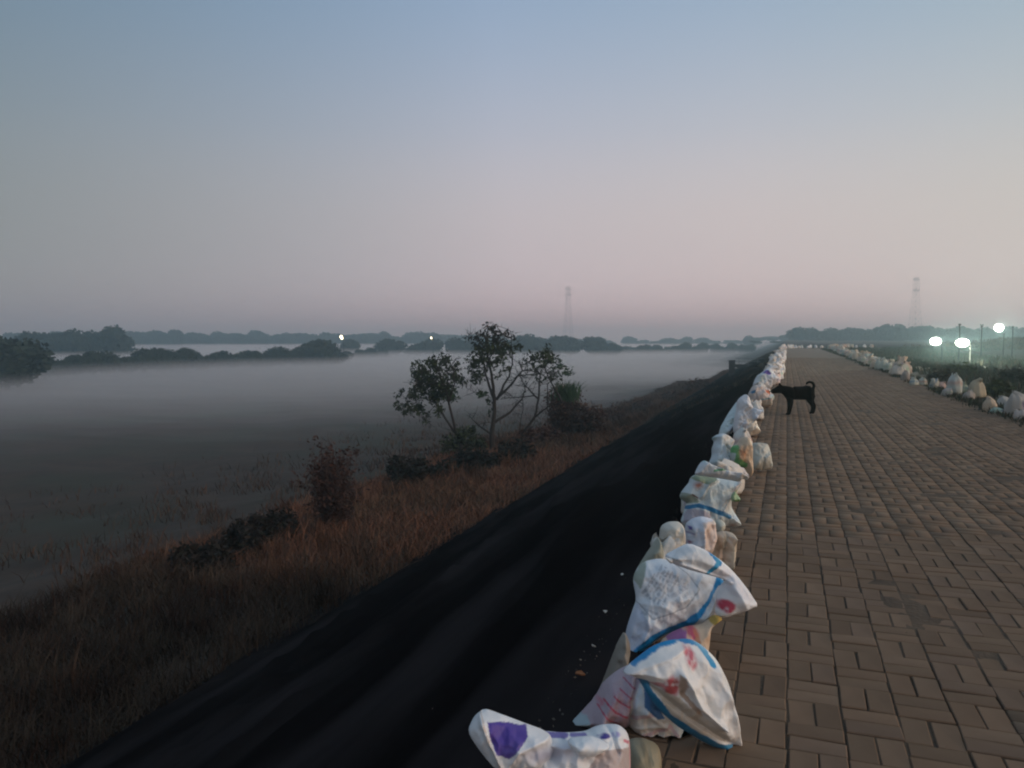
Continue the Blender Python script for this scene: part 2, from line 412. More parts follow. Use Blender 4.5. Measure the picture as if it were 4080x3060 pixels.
def blades(P, h, w, col, lean=.5):
    n = len(P); az = rng.uniform(0, 2*math.pi, n); ln = rng.uniform(.05, lean, n)*h
    dx = np.stack([np.cos(az), np.sin(az), np.zeros(n)], -1); sx = np.stack([-np.sin(az+.6), np.cos(az+.6), np.zeros(n)], -1)
    h_ = np.asarray(h)[:, None] if np.ndim(h) else np.full((n, 1), h); w_ = np.asarray(w).reshape(-1, 1)*np.ones((n, 1))
    mid = P + dx*ln[:, None]*.35 + np.array([0, 0, 1])*h_*.6; top = P + dx*ln[:, None] + np.array([0, 0, 1])*h_
    V = np.stack([P-sx*w_/2, P+sx*w_/2, mid+sx*w_*.4, mid-sx*w_*.4, top+sx*w_*.08, top-sx*w_*.08], 1).reshape(-1, 3)
    k = np.arange(n)[:, None]*6
    Fq = np.concatenate([k+np.array([0, 1, 2, 3]), k+np.array([3, 2, 4, 5])])
    return V, Fq, np.repeat(col, 6, axis=0)
def tint_cols(n, cols, jit=.25):
    c = np.array(cols)[rng.integers(len(cols), size=n)]*rng.uniform(1-jit, 1+jit, (n, 1)); return c

# dry grass on the bank below the sheeting
DRY = [(.135, .060, .034), (.10, .044, .026), (.18, .088, .052), (.062, .034, .023), (.060, .040, .024)]
def scatter_bank(n, y0, y1, u0, u1, thr=.42):
    Y = y0 + (y1-y0)*rng.random(n)**1.5; u = rng.uniform(u0, u1, n); X = u+bend(Y)
    k = (fbm(X*.7+5, Y*.7, 3) > thr-.12*rng.random(n)); X, Y, u = X[k], Y[k], u[k]
    return X, Y, u
X, Y, u = scatter_bank(150000, 2, 112, -14.5, -7.0, .20)
P = np.stack([X, Y, terrain(X, Y)-.03], -1)
h = rng.uniform(.12, .42, len(X))*(.5+1.2*fbm(X*.5, Y*.5+9, 3))*1.15
# patches that are browner or greener
c = tint_cols(len(X), DRY, .35); g = sstep(.47, .6, fbm(X*.25+31, Y*.25, 3))[:, None]
c = c*(1-.35*g)+np.array([.05, .038, .022])*.35*g
c = c*np.array([1.12, .96, .88])*(.17+1.15*sstep(10, 16, Y+3*(fbm(X*.4, Y*.4+3, 2)-.5))*(1-.55*sstep(26, 40, Y)))[:, None]  # near grass darkened in colour for vignette shade; rusty patch midway is its own
wd = .009+.0007*Y
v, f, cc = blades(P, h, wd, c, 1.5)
# taller seeding tufts, and loose clumps thinning out into the misty ground
tv = [(v, f, cc)]
for q in range(170):
    y_ = 5+70*rng.random()**1.4; u_ = rng.uniform(-14.5, -7.4); x_ = u_+float(bend(y_)); nb_ = int(rng.integers(25, 60))
    pp_ = np.array([x_, y_, float(terrain(x_, y_))-.05])+rng.normal(size=(nb_, 3))*[.14, .14, 0]
    tc = np.array(DRY[int(rng.integers(5))])*rng.uniform(.5, 1.15)*(.28+.72*float(sstep(9, 16, y_)))  # tufts close by carry the same vignette darkening in their colour
    tv.append(blades(pp_, rng.uniform(.35, .8, nb_), .011+.0006*y_, np.tile(tc, (nb_, 1))*rng.uniform(.8, 1.2, (nb_, 1)), .75))
X, Y, u = scatter_bank(60000, 6, 80, -34, -14, .52)
k = rng.random(len(X)) < np.exp((u+14)/7); X, Y, u = X[k], Y[k], u[k]
tv.append(blades(np.stack([X, Y, terrain(X, Y)-.04], -1), rng.uniform(.15, .5, len(X)), .012+.0009*Y, tint_cols(len(X), DRY, .35)*.55, 1.2))
v, f, cc = merge(tv)
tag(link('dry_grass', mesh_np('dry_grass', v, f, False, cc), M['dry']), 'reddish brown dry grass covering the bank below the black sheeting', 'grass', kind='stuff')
# weeds and grass on the right verge and field
n = 60000
Y = 8+112*rng.random(n)**1.3; u = 4.05+13*rng.random(n)**1.6; X = u+bend(Y)
k = fbm(X*.8+5, Y*.8, 3) > .36; X, Y, u = X[k], Y[k], u[k]
P = np.stack([X, Y, terrain(X, Y)-.03], -1)
c = tint_cols(len(X), [(.035, .050, .028), (.05, .048, .028), (.028, .045, .026), (.07, .055, .035)], .3)
h = rng.uniform(.08, .35, len(X))*(.4+.9*sstep(4.2, 6.5, u))
v, f, cc = blades(P, h, .012+.0007*Y, c, .8)
tag(link('verge_grass', mesh_np('verge_grass', v, f, False, cc), M['dry']), 'grey green grass and weeds on the right verge and field', 'grass', kind='stuff')
# brown grass on the far berm and on the sheeting far up the bank
n = 30000
X = rng.uniform(-8, 120, n); Y = 122+20*rng.random(n); P = np.stack([X, Y, terrain(X, Y)-.03], -1)
v1 = blades(P, rng.uniform(.15, .5, n), .09, tint_cols(n, [(.12, .066, .04), (.09, .055, .035), (.06, .055, .033)]), .6)
n = 22000
Y = 30+80*rng.random(n)**.8; u = -7.1+6.2*rng.random(n); X = u+bend(Y)
k = (fbm(X*.5+15, Y*.22, 3) > .50-.08*sstep(40, 80, Y)) & ~((np.abs(Y-70) < 18) & (u < -1.6)); X, Y, u = X[k], Y[k], u[k]; n = len(X)
zz = np.interp(u, [TOE_U, -.75], [TOE_Z, 0])
v2 = blades(np.stack([X, Y, zz], -1), rng.uniform(.06, .28, n), .04, tint_cols(n, [(.05, .032, .022), (.022, .026, .016), (.035, .024, .018)]), .7)
v, f, cc = merge([v1, v2])
tag(link('far_bank_grass', mesh_np('far_bank_grass', v, f, False, cc), M['dry']), 'brown grass on the low berm at the far end of the path', 'grass', kind='stuff')

def shrub(name, base, w, hgt, nst, nleaf, scol, lcols, label, cat, group=None, lsize=.07, upright=.7, top=.0):
    root = empty(name, tuple(base), label, cat, group)
    st = MB(); tips = []
    for _ in range(nst):
        a = rng.uniform(0, 6.28); r = rng.random()**.6*w*.32; b0 = np.array([math.cos(a)*r*.5, math.sin(a)*r*.5, -.1])
        hh = hgt*rng.uniform(.55, 1.0)*(1-.35*(r/(w*.5)))
        p = [b0]; dr = np.array([math.cos(a), math.sin(a), 0])*rng.uniform(.2, 1)*(1-upright)
        for q in range(4):
            dr = dr + rng.normal(size=3)*.07*np.array([1, 1, 0]); stp = (dr + np.array([0, 0, 1])); p.append(p[-1]+stp/np.linalg.norm(stp)*hh/4)
        r0 = rng.uniform(.008, .02)*max(1, w/2); st.tube(p, [r0, r0*.8, r0*.6, r0*.45, r0*.2], 3)
        for q in range(12):
            t = rng.uniform(.15 + top*.4, 1)*4; i = min(3, int(t)); tips.append(p[i]*(1-t+i)+p[i+1]*(t-i))
        for q in range(3):
            i = int(rng.integers(1, 4)); e = p[i]+rng.normal(size=3)*np.array([.5, .5, .35])*hh*.22+np.array([0, 0, .12*hh])
            st.tube([p[i], e], [r0*.4, r0*.15], 3); tips += [p[i]*.4+e*.6, e]
    st.build('stem', scol, root)
    tips = np.array(tips); cc = tips[rng.integers(len(tips), size=nleaf)] + rng.normal(size=(nleaf, 3))*np.array([.09, .09, .09])*max(.6, w*.45)
    cc = cc[cc[:, 2] > -.1]
    v, f, c = quads_cloud(cc, lsize, tint_cols(len(cc), lcols, .35), asp=2.2, up=.3)
    link('foliage', mesh_np('foliage', v, f, False, c), M['leaf'], root)
    return root
M['drystem'] = noise_mat('dry_stem', (.035, .018, .013), (.07, .036, .026), 6, .95, 4)
RED = [(.065, .028, .020), (.085, .038, .026), (.045, .021, .016)]
DARK = [(.018, .011, .007), (.028, .016, .010), (.018, .015, .008)]
GRN = [(.038, .048, .016), (.056, .070, .024), (.028, .032, .013)]
def gpos(x, y, z0=-3.6):
    p = on_z(x, y, z0)
    for _ in range(4): p = on_z(x, y, float(terrain(p[0], p[1])))
    p[2] = float(terrain(p[0], p[1])); return p
shrub('dry_shrub', gpos(1325, 2110), 2.1, 2.95, 60, 3300, M['drystem'], RED, 'tall upright reddish dry shrub standing alone on the bank left of the tree', 'shrub', lsize=.06, upright=.9)
for (x, y, w, hh, lab) in [(1085, 2165, 1.7, .95, 'dark low bush on the bank just left of the tall reddish shrub'),
                           (800, 2290, 1.6, .8, 'dark low bush lower left on the bank, leftmost of the low bushes'),
                           (960, 2215, 1.6, .9, 'dark low bush between two others at the outer edge of the bank')]:
    shrub('low_bush', gpos(x, y), w*1.3, hh*1.1, 26, 3400, M['drystem'], DARK, lab, 'bush', 'dark low bushes at the edge of the bank', lsize=.08, upright=.3)
for (x, y, w, hh, lab) in [(1620, 1935, 1.7, 1.3, 'dark bush left of the tree with a small raised tuft'),
                           (1760, 1915, 2.0, .9, 'dark bush close to the left stem of the tree'),
                           (1900, 1890, 2.3, 1.2, 'dark leafy undergrowth round the foot of the tree'),
                           (2060, 1850, 2.4, 1.1, 'dark brown scrub right of the foot of the tree')]:
    shrub('scrub_bush', gpos(x, y), w*1.25, hh, 30, 3200, M['drystem'], DARK+[(.018, .02, .011)], lab, 'bush', 'dark scrub below the tree', lsize=.10, upright=.35)
reed = shrub('reed_clump', gpos(2245, 1745), 3.0, 3.2, 130, 6000, M['drystem'], [(.10, .045, .03), (.12, .06, .04), (.07, .032, .022)], 'tall brown reed clump with a fresh green tuft on top, right of the tree', 'reeds', lsize=.09, upright=.88)
pp = at(2262, 1555, 36.5) - np.array(reed.location)
v, f, cc = blades(np.tile(pp, (260, 1))+rng.normal(size=(260, 3))*[.28, .28, .1]-[0, 0, .35], rng.uniform(.4, .8, 260), .05, tint_cols(260, [(.035, .065, .025), (.05, .085, .03)]), .9)
link('green_tuft', mesh_np('green_tuft', v, f, False, cc), M['leaf'], reed)['label'] = 'fresh green tuft on top'
for i, (x, y, w, hh) in enumerate([(2335, 1740, 2.4, 1.9), (2440, 1690, 2.6, 1.4), (2150, 1790, 2.2, 1.3), (2560, 1640, 3.0, 1.2), (2680, 1600, 3.2, 1.1), (2780, 1560, 3.4, 1.1)]):
    shrub('brown_scrub', gpos(x, y), w*1.3, hh, 44, 2800, M['drystem'], RED+[(.09, .045, .03)],
          ['brown scrub just right of the reed clump', 'brown scrub along the toe of the bank, second to the right of the reeds', 'brown scrub between the tree and the reed clump',
           'hazy brown scrub on the bank midway to the concrete post', 'hazy brown scrub on the bank nearer to the concrete post', 'hazy scrub on the bank just left of the concrete post'][i], 'scrub', 'brown scrub on the far bank', lsize=.13, upright=.55)

# the tree, traced limb by limb at its own distance
TD = 35.0
def c4(x, y): return 1400+.5877*x, 1200+.5877*y
def tp(x, y, dz=0): sx, sy = c4(x, y); return at(sx, sy, TD+dz)
root_p = tp(955, 1000); root_p[2] = float(terrain(root_p[0], root_p[1]))
tree = empty('tree', tuple(root_p), 'sparse multi stemmed tree with thin dark branches and patchy leaves on the bank', 'tree')
limbs = [([(955, 1060, 0), (952, 950, 0), (965, 800, .1), (970, 660, .1), (955, 540, 0), (930, 400, -.2), (915, 300, -.3), (900, 215, -.3)], .135, .02),
         ([(968, 665, .1), (930, 560, .5), (903, 470, .9), (900, 395, 1.1), (880, 330, 1.2)], .07, .02),
         ([(985, 665, .1), (1060, 590, -.4), (1160, 470, -1), (1132, 400, -1.2)], .075, .018),
         ([(1000, 640, 0), (1050, 540, .5), (1092, 430, .9), (1085, 300, 1.1), (1076, 200, 1.2)], .06, .012),
         ([(965, 825, .1), (1080, 750, .6), (1160, 660, 1.1), (1180, 600, 1.3)], .07, .02),
         ([(760, 1060, -.3), (740, 960, -.3), (706, 880, -.4), (660, 690, -.7), (640, 600, -.8), (600, 500, -.9), (570, 420, -1)], .085, .015),
         ([(706, 895, -.4), (640, 800, 0), (570, 690, .4), (540, 580, .6), (480, 500, .8)], .06, .012),
         ([(945, 900, 0), (860, 840, .4), (800, 775, .7)], .05, .012),
         ([(1110, 1050, .4), (1140, 930, .4), (1240, 790, .2), (1270, 660, 0), (1280, 500, -.2), (1240, 440, -.3), (1225, 390, -.3)], .085, .014),
         ([(1270, 665, 0), (1200, 590, .6), (1150, 540, .9)], .05, .012), ([(1282, 490, -.2), (1150, 505, .2), (1060, 540, .3)], .035, .01),
         ([(1430, 690, -.5), (1360, 560, -.4), (1320, 480, -.2), (1380, 420, 0)], .05, .01),
         ([(1320, 480, -.2), (1300, 400, -.1), (1330, 350, 0)], .03, .01), ([(1240, 640, .3), (1100, 655, .5), (1010, 665, .3)], .03, .01),
         ([(1240, 790, .2), (1330, 720, -.3), (1330, 560, -.6), (1420, 500, -.7)], .04, .01),
         ([(1160, 470, -1), (1250, 480, -1.1), (1330, 520, -1.2), (1400, 480, -1.2)], .03, .008),
         ([(1180, 620, 1.2), (1170, 560, 1.3), (1130, 500, 1.4)], .03, .008),
         ([(930, 640, .3), (860, 625, .6), (780, 590, .8)], .02, .007), ([(1140, 900, .4), (1150, 800, .5), (1165, 700, .6)], .03, .01),
         ([(660, 690, -.7), (700, 560, -1), (690, 450, -1.1), (640, 400, -1.1)], .035, .01), ([(640, 600, -.8), (540, 560, -1.1), (440, 560, -1.3)], .03, .008),
         ([(570, 690, .4), (470, 650, .5), (400, 720, .4)], .03, .008), ([(570, 700, .4), (520, 760, .3), (500, 800, .3)], .015, .006),
         ([(920, 330, -.3), (860, 270, -.6), (790, 240, -.8)], .03, .008), ([(930, 400, -.2), (1000, 300, -.5), (1010, 200, -.6)], .03, .008), ([(900, 470, .9), (840, 430, 1.1)], .025, .008)]
trunk = MB(); lim_pts = []
off = np.array(tree.location)
for j, (pl, r0, r1) in enumerate(limbs):
    pts = [tp(*q)-off for q in pl]
    dense = []
    for a, b in zip(pts[:-1], pts[1:]):
        for t in (0, .33, .66): dense.append(a*(1-t)+b*t + rng.normal(size=3)*.02*(t > 0))
    dense.append(pts[-1])
    rr = np.linspace(r0, r1, len(dense)); trunk.tube(dense, rr, 6); lim_pts += dense[len(dense)//3:]
    for q in range(9):
        i = int(rng.integers(len(dense)//3, len(dense))); e = dense[i] + rng.normal(size=3)*np.array([.34, .34, .26])+np.array([0, 0, .14])
        mid_ = (dense[i]+e)/2+rng.normal(size=3)*.05; trunk.tube([dense[i], mid_, e], [.015, .011, .006], 3)
        for q2 in range(2): trunk.tube([mid_, mid_+rng.normal(size=3)*.17+np.array([0, 0, .06])], [.009, .005], 3)
trunk.build('trunk', M['bark'], tree, True)
clumps = [(480, 480, 62, 1), (560, 430, 52, 1), (620, 560, 62, 1), (540, 560, 70, 1), (470, 560, 58, 1), (690, 500, 46, .9), (745, 535, 30, .8), (430, 640, 45, .8), (580, 640, 55, 1),
          (665, 622, 48, 1.1), (390, 740, 42, .9), (315, 705, 22, .9), (460, 720, 38, .8), (590, 740, 30, .7), (330, 620, 30, .35), (700, 440, 40, .4), (500, 810, 18, .7), (640, 380, 36, .7), (520, 770, 15, .6),
          (900, 230, 55, .6), (960, 200, 46, .6), (980, 260, 55, .6), (930, 330, 66, .9), (1000, 330, 56, .9), (850, 290, 46, .7), (1060, 250, 38, .6), (1050, 320, 46, .9), (815, 440, 40, .9), (880, 400, 56, .8),
          (855, 512, 38, 1), (1020, 380, 38, .7), (1130, 310, 26, .8), (960, 425, 26, .6), (892, 630, 24, 1), (930, 680, 16, .6), (1040, 460, 22, .5), (940, 740, 16, .5), (790, 240, 20, .4),
          (1230, 390, 34, .7), (1310, 370, 46, .8), (1350, 385, 36, .7), (1410, 430, 28, .9), (1455, 475, 30, .8), (1380, 490, 26, .5), (1300, 440, 34, .5), (1180, 430, 26, .4), (1150, 310, 14, .5), (1240, 470, 40, .3),
          (1300, 520, 46, .25), (1400, 540, 34, .3), (1000, 510, 24, .3), (1340, 340, 24, .5),
          (760, 910, 52, 1.3), (820, 890, 34, 1.2), (655, 970, 44, 1.2), (720, 985, 56, 1.3), (850, 985, 60, 1.2), (640, 1010, 30, .8)]
parts = []
sc_m = .5877/F*TD
for (x, y, r, dn) in clumps:
    if y < 340 and x > 780: dn *= .62
    n = int(dn*r*r*.085)+8; c0 = tp(x, y, rng.uniform(-.9, .9)*r/70)-off; rm = r*sc_m
    q = rng.normal(size=(n, 3)); q /= np.linalg.norm(q, axis=1)[:, None]; q *= (rng.random((n, 1))**.6)*rm*1.55
    # twig clusters inside the clump
    cl = q[rng.integers(max(1, n//4), size=n)]*.9 + rng.normal(size=(n, 3))*.07
    green = y > 600 and 850 < x < 930 or (620 < x < 700 and 580 < y < 650) or (y < 520 and x > 1370)
    cols = [(.030, .052, .022), (.045, .075, .03)] if green else ([(.030, .026, .018), (.045, .036, .026), (.022, .024, .014)] if y < 300 and x > 780 else GRN+[(.020, .022, .012)])
    parts.append(quads_cloud(c0+cl, .10, tint_cols(n, cols, .3), asp=1.9, droop=.5))
v, f, c = merge(parts)
link('crown', mesh_np('crown', v, f, False, c), M['leaf'], tree)

# ------------------------------------------------------------------ far trees
def crown_mesh(seed, wr=1.0):
    g = np.random.default_rng(seed); P = []; sp = []
    for k in range(9):
        a = g.uniform(0, 6.28); r = g.uniform(0, .30); cz = g.uniform(.28, .72); rr = g.uniform(.2, .33)*(1.1-abs(cz-.5))
        sp.append((math.cos(a)*r*1.0, math.sin(a)*r*1.0, cz, rr))
    sp.append((0, 0, .42, .36)); V = []; 
    for (x, y, z, r) in sp:
        n = int(1100*r); d = g.normal(size=(n, 3)); d /= np.linalg.norm(d, axis=1)[:, None]; rad = r*(.80+.42*g.random((n, 1)))
        V.append(np.array([x, y, z])+d*rad*[1, 1, .85])
    C = np.concatenate(V); n = len(C); C = C[C[:, 2] > .02]; n = len(C)
    a = g.normal(size=(n, 3)); a /= np.linalg.norm(a, axis=1)[:, None]; b = np.cross(a, g.normal(size=(n, 3))); b /= np.linalg.norm(b, axis=1)[:, None]
    s_ = g.uniform(.03, .065, (n, 1)); Vq = np.stack([C-a*s_, C+b*s_*.8, C+a*s_, C-b*s_*.8], 1).reshape(-1, 3)
    Fs = [tuple(q) for q in np.arange(n*4).reshape(-1, 4)]; Vs = [tuple(p) for p in Vq]
    for (x, y, z, r) in sp:                    # dense inner mass of each bough
        b0 = len(Vs); r *= .86
        for i in range(1, 5):
            for j in range(8):
                t = math.pi*i/5; w = g.uniform(.88, 1.12)*r
                Vs.append((x+math.sin(t)*math.cos(j*math.pi/4)*w, y+math.sin(t)*math.sin(j*math.pi/4)*w, max(.02, z+math.cos(t)*w*.85)))
        for i in range(3):
            for j in range(8): Fs.append((b0+i*8+j, b0+i*8+(j+1) % 8, b0+i*8+8+(j+1) % 8, b0+i*8+8+j))
        Fs.append(tuple(b0+j for j in range(8)))
    me = bpy.data.meshes.new('crown'); me.from_pydata(Vs, [], Fs); me.update(); me.materials.append(M['farleaf']); return me
CR = [crown_mesh(s_) for s_ in range(6)]
tm = MB(); tm.tube([(0, 0, -.05), (.02, 0, .2), (-.01, .01, .45)], [.035, .026, .012], 7)
tmo = bpy.data.meshes.new('trunk'); tmo.from_pydata([tuple(v) for v in tm.v], [], tm.f); tmo.update(); tmo.materials.append(M['bark'])
def far_tree(x, ytop, D, wpx, label, group, i=None, name='far_tree'):
    gz = -6.05 if x < 3000 else -1.2
    p = at(x, ytop, D); top = p[2]; w = wpx/F*D; hh = top-gz
    r = empty(name, (p[0], p[1], gz), label, 'tree', group); r.rotation_euler = (0, 0, rng.uniform(0, 6.28)); r.scale = (w/.95, w/.95, hh/.98)
    c = link('crown', CR[int(rng.integers(6)) if i is None else i], None, r); t = link('trunk', tmo, None, r); return r
def X5(x): return .678*x
def Y5(y): return 1200+.678*y
GL = 'trees across the misty flood plain'
far_tree(20, 1330, 112, 290, 'large near-black round tree at the far left edge of the view', None, 1)
far_tree(-120, 1305, 116, 240, 'dark tree cut by the left edge behind the near-black one', None, 2)
# named crowns (photo x, top y, distance, width)
L = [(X5(655), 1293, 265, 128, 'dark domed tree standing highest of the left back row'), (X5(540), 1318, 265, 90, 'flat dark tree just left of the domed one in the back row'),
     (X5(440), 1312, 262, 110, 'dark tree second to the left of the domed one'), (X5(340), 1314, 262, 110, 'dark tree third to the left of the domed one'),
     (X5(235), 1318, 262, 110, 'dark tree fourth to the left of the domed one'), (X5(140), 1322, 262, 110, 'dark tree in the back row just right of the near-black tree'),
     (X5(1870), 1343, 200, 150, 'round dark tree alone on the hedge left of the brighter far lamp'), (X5(1780), 1372, 200, 80, 'low shoulder bush against the left of the round hedge tree'),
     (X5(2060), 1345, 330, 70, 'small hazy tree right beside the brighter far lamp'),
     (1563, 1347, 300, 112, 'round tree left end of the middle tree row'), (1655, 1368, 300, 80, 'low tree second in the middle tree row'), (1712, 1349, 300, 110, 'round tree beneath the fainter far lamp'),
     (1815, 1345, 300, 90, 'tree behind the left crown of the bank tree'), (1880, 1352, 300, 100, 'tree just left of the bank tree top'), (1960, 1350, 300, 110, 'tree behind the top of the bank tree'),
     (2085, 1327, 300, 118, 'tallest dome right of the bank tree top'), (2150, 1345, 300, 90, 'tree behind the right shoulder of the tallest dome'),
     (2215, 1333, 300, 90, 'broad tree below the left pylon, left half'), (2270, 1334, 300, 100, 'broad tree below the left pylon, right half'),
     (2370, 1336, 300, 98, 'square topped tree ending the middle tree row'), (2440, 1362, 300, 80, 'low tree tapering off right of the square topped one')]
for (x, yt, D, w, lab) in L: far_tree(x, yt, D, w, lab, GL)
# near left hedge
ORD = 'first second third fourth fifth sixth seventh eighth ninth tenth eleventh twelfth thirteenth fourteenth fifteenth sixteenth seventeenth eighteenth nineteenth'.split()
hx = [(180, 1440, 70), (232, 1432, 80), (300, 1425, 90), (370, 1412, 100), (425, 1412, 80), (500, 1430, 80), (570, 1404, 95), (625, 1400, 80), (680, 1404, 70), (735, 1398, 80), (800, 1424, 90),
      (870, 1408, 90), (930, 1406, 80), (1000, 1402, 90), (1060, 1410, 90), (1120, 1402, 90), (1180, 1400, 90), (1260, 1404, 90), (1330, 1406, 90)]
for j, (x, yt, w) in enumerate(hx):
    far_tree(x, yt-8+rng.uniform(-14, 8), 132+.055*x, w*rng.uniform(1.0, 1.5), ('lump of the dark hedge in the mist, %s from the left' % ORD[j]), 'shrubs of the dark hedge in the mist', name='hedge_shrub')
def tree_mass(name, rows, label, seed):
    g = np.random.default_rng(seed); V, Fs = [], []; n = 0
    src = []
    for me in CR:
        co = np.empty(len(me.vertices)*3, dtype=np.float32); me.vertices.foreach_get('co', co)
        src.append((co.reshape(-1, 3), [tuple(p.vertices) for p in me.polygons][::1]))
    allV = []; allF = []
    for (x0, x1, step, y0, y1, D0, D1, w) in rows:
        k = int(abs(x1-x0)/step)
        for q in range(k):
            t = q/max(1, k-1); x = x0+(x1-x0)*t+g.uniform(-.3, .3)*step; D = D0+(D1-D0)*t+g.uniform(-10, 10)
            yt = y0+(y1-y0)*t+g.uniform(-14, 8)
            p = at(x, yt, D); gz = -6.1 if x < 3000 else -1.3; ww = w*g.uniform(.7, 1.2)/F*D; hh = p[2]-gz
            co, fs = src[int(g.integers(6))]; a = g.uniform(0, 6.28); ca, sa = math.cos(a), math.sin(a)
            P = np.stack([(co[:, 0]*ca-co[:, 1]*sa)*ww+p[0], (co[:, 0]*sa+co[:, 1]*ca)*ww+p[1], co[:, 2]*hh+gz], -1)
            allV.append(P); allF += [tuple(i+n for i in f_) for f_ in fs]; n += len(P)
    me = bpy.data.meshes.new(name); me.from_pydata(np.concatenate(allV).tolist(), [], allF); me.update()
    tag(link(name, me, M['farleaf']), label, 'wood', kind='stuff')
tree_mass('far_wood', [(X5(740), X5(2900), 38, 1318, 1332, 560, 600, 85), (1950, 3150, 55, 1345, 1352, 620, 640, 80), (-100, 700, 40, 1328, 1320, 520, 540, 85)], 'pale blue hazy band of far trees on the left horizon', 3)
tree_mass('low_hedge', [(2440, 3130, 34, 1374, 1368, 330, 360, 52), (1345, 1560, 34, 1400, 1388, 230, 290, 50)], 'low grey teal hedge beyond the mist running towards the path end', 4)
tree_mass('right_wood', [(3165, 3600, 22, 1316, 1305, 400, 400, 75), (3540, 3680, 30, 1298, 1300, 400, 400, 75), (3680, 4250, 26, 1306, 1310, 400, 400, 75), (2990, 3170, 34, 1348, 1326, 520, 500, 60)], 'blue grey wood along the horizon beyond the right end of the path', 5)

# ------------------------------------------------------------------ pylons, lamps, poles
def pylon(x, ytop, D, wt, wb, label, arms):
    p = at(x, ytop, D); gz = -6.05 if x < 3000 else -1.2; H = p[2]-gz
    r = empty('pylon', (p[0], p[1], gz), label, 'pylon', None); r.rotation_euler = (0, 0, PSI+.3)
    lv = 11
    def wd(t): return (wb*(1-t)**1.3+wt*(1-(1-t)**1.3))/2
    for sx, sy in ((-1, -1), (1, -1), (1, 1), (-1, 1)):
        b = MB(); b.tube([(sx*wd(k/lv), sy*wd(k/lv), H*k/lv) for k in range(lv+1)], .045, 4); b.build('leg', M['steel'], r)
    b = MB()
    for k in range(lv):
        z0, z1 = H*k/lv, H*(k+1)/lv; a, c_ = wd(k/lv), wd((k+1)/lv)
        for q in range(4):
            ang = [(-1, -1), (1, -1), (1, 1), (-1, 1)]; s0, s1 = ang[q], ang[(q+1) % 4]
            b.tube([(s0[0]*a, s0[1]*a, z0), (s1[0]*c_, s1[1]*c_, z1)], .028, 3); b.tube([(s1[0]*a, s1[1]*a, z0), (s0[0]*c_, s0[1]*c_, z1)], .02, 3)
            b.tube([(s0[0]*c_, s0[1]*c_, z1), (s1[0]*c_, s1[1]*c_, z1)], .028, 3)
    b.build('lattice', M['steel'], r)
    for (t, w) in arms:
        b = MB(); b.tube([(-w, 0, H*t), (w, 0, H*t)], .16, 4); b.tube([(-w, 0, H*t), (0, 0, H*t+1.4), (w, 0, H*t)], .1, 3); b.build('crossarm', M['steel'], r)
pylon(2264, 1140, 520, 1.8, 6.6, 'faint lattice pylon in the haze above the trees left of the path', [(.95, 2.2), (.86, 2.6)])
pylon(3652, 1106, 440, 1.8, 6.2, 'faint lattice pylon in the haze above the wood at the right', [(.965, 2.6), (.80, 2.6)])

def ground_r(p): return float(terrain(p[0], p[1]))
def flood(x, y, D, w, h_, label, power, side=1):
    p = at(x, y, D); gz = ground_r(p)
    r = empty('floodlight', (p[0], p[1], gz), label, 'lamp', 'floodlights on the right field'); r.rotation_euler = (0, 0, PSI)
    zt = p[2]-gz
    b = MB(); b.tube([(.62*side*w, .06, -.1), (.62*side*w, .06, zt-.15), (.5*side*w, .05, zt+.02)], .035, 8); b.build('pole', M['whitepole'] if 'pole' in label else M['darkpole'], r)
    b = MB(); 
    n = 16; V = []; 
    for q, (sc_, yy) in enumerate([(1.0, -.02), (.98, .07), (.6, .16)]):
        V += [(math.cos(k*2*math.pi/n)*w/2*sc_, yy, zt+math.sin(k*2*math.pi/n)*h_/2*sc_) for k in range(n)]
    Fs = [(q*n+k, q*n+(k+1) % n, (q+1)*n+(k+1) % n, (q+1)*n+k) for q in range(2) for k in range(n)] + [tuple(2*n+k for k in range(n))]
    b.add(V, Fs); b.build('housing', M['darkpole'], r, True)
    b = MB(); V = [(math.cos(k*2*math.pi/n)*w/2*.97, -.03, zt+math.sin(k*2*math.pi/n)*h_/2*.97) for k in range(n)]+[(0, -.10, zt)]
    b.add(V, [(k, (k+1) % n, n) for k in range(n)]); b.build('lens', M['lit'], r)
    b = MB(); b.tube([(.5*side*w, .05, zt+.02), (0, .12, zt)], .03, 6); b.build('bracket', M['darkpole'], r)
    ld = bpy.data.lights.new('floodlight_bulb', 'SPOT'); ld.energy = power*1.9; ld.color = (.92, 1, .78); ld.spot_size = R(150); ld.spot_blend = .8; ld.shadow_soft_size = .2
    lo = bpy.data.objects.new('floodlight_bulb', ld); COL.objects.link(lo); lo.parent = r; lo.location = (0, -.2, zt)
    lo.rotation_euler = (R(68), 0, 0); lo['label'] = 'lit bulb'
    lo.rotation_euler = Vector((0, -1, -.35)).to_track_quat('-Z', 'Y').to_euler()
flood(3727, 1360, 52, .80, .54, 'leftmost of the three bright floodlights on the right field', 1500)
flood(3834, 1366, 50, .92, .56, 'middle floodlight with a lit white pole to its right', 1500)
flood(3979, 1306, 58, .74, .62, 'highest and rightmost floodlight, above the others', 1500)
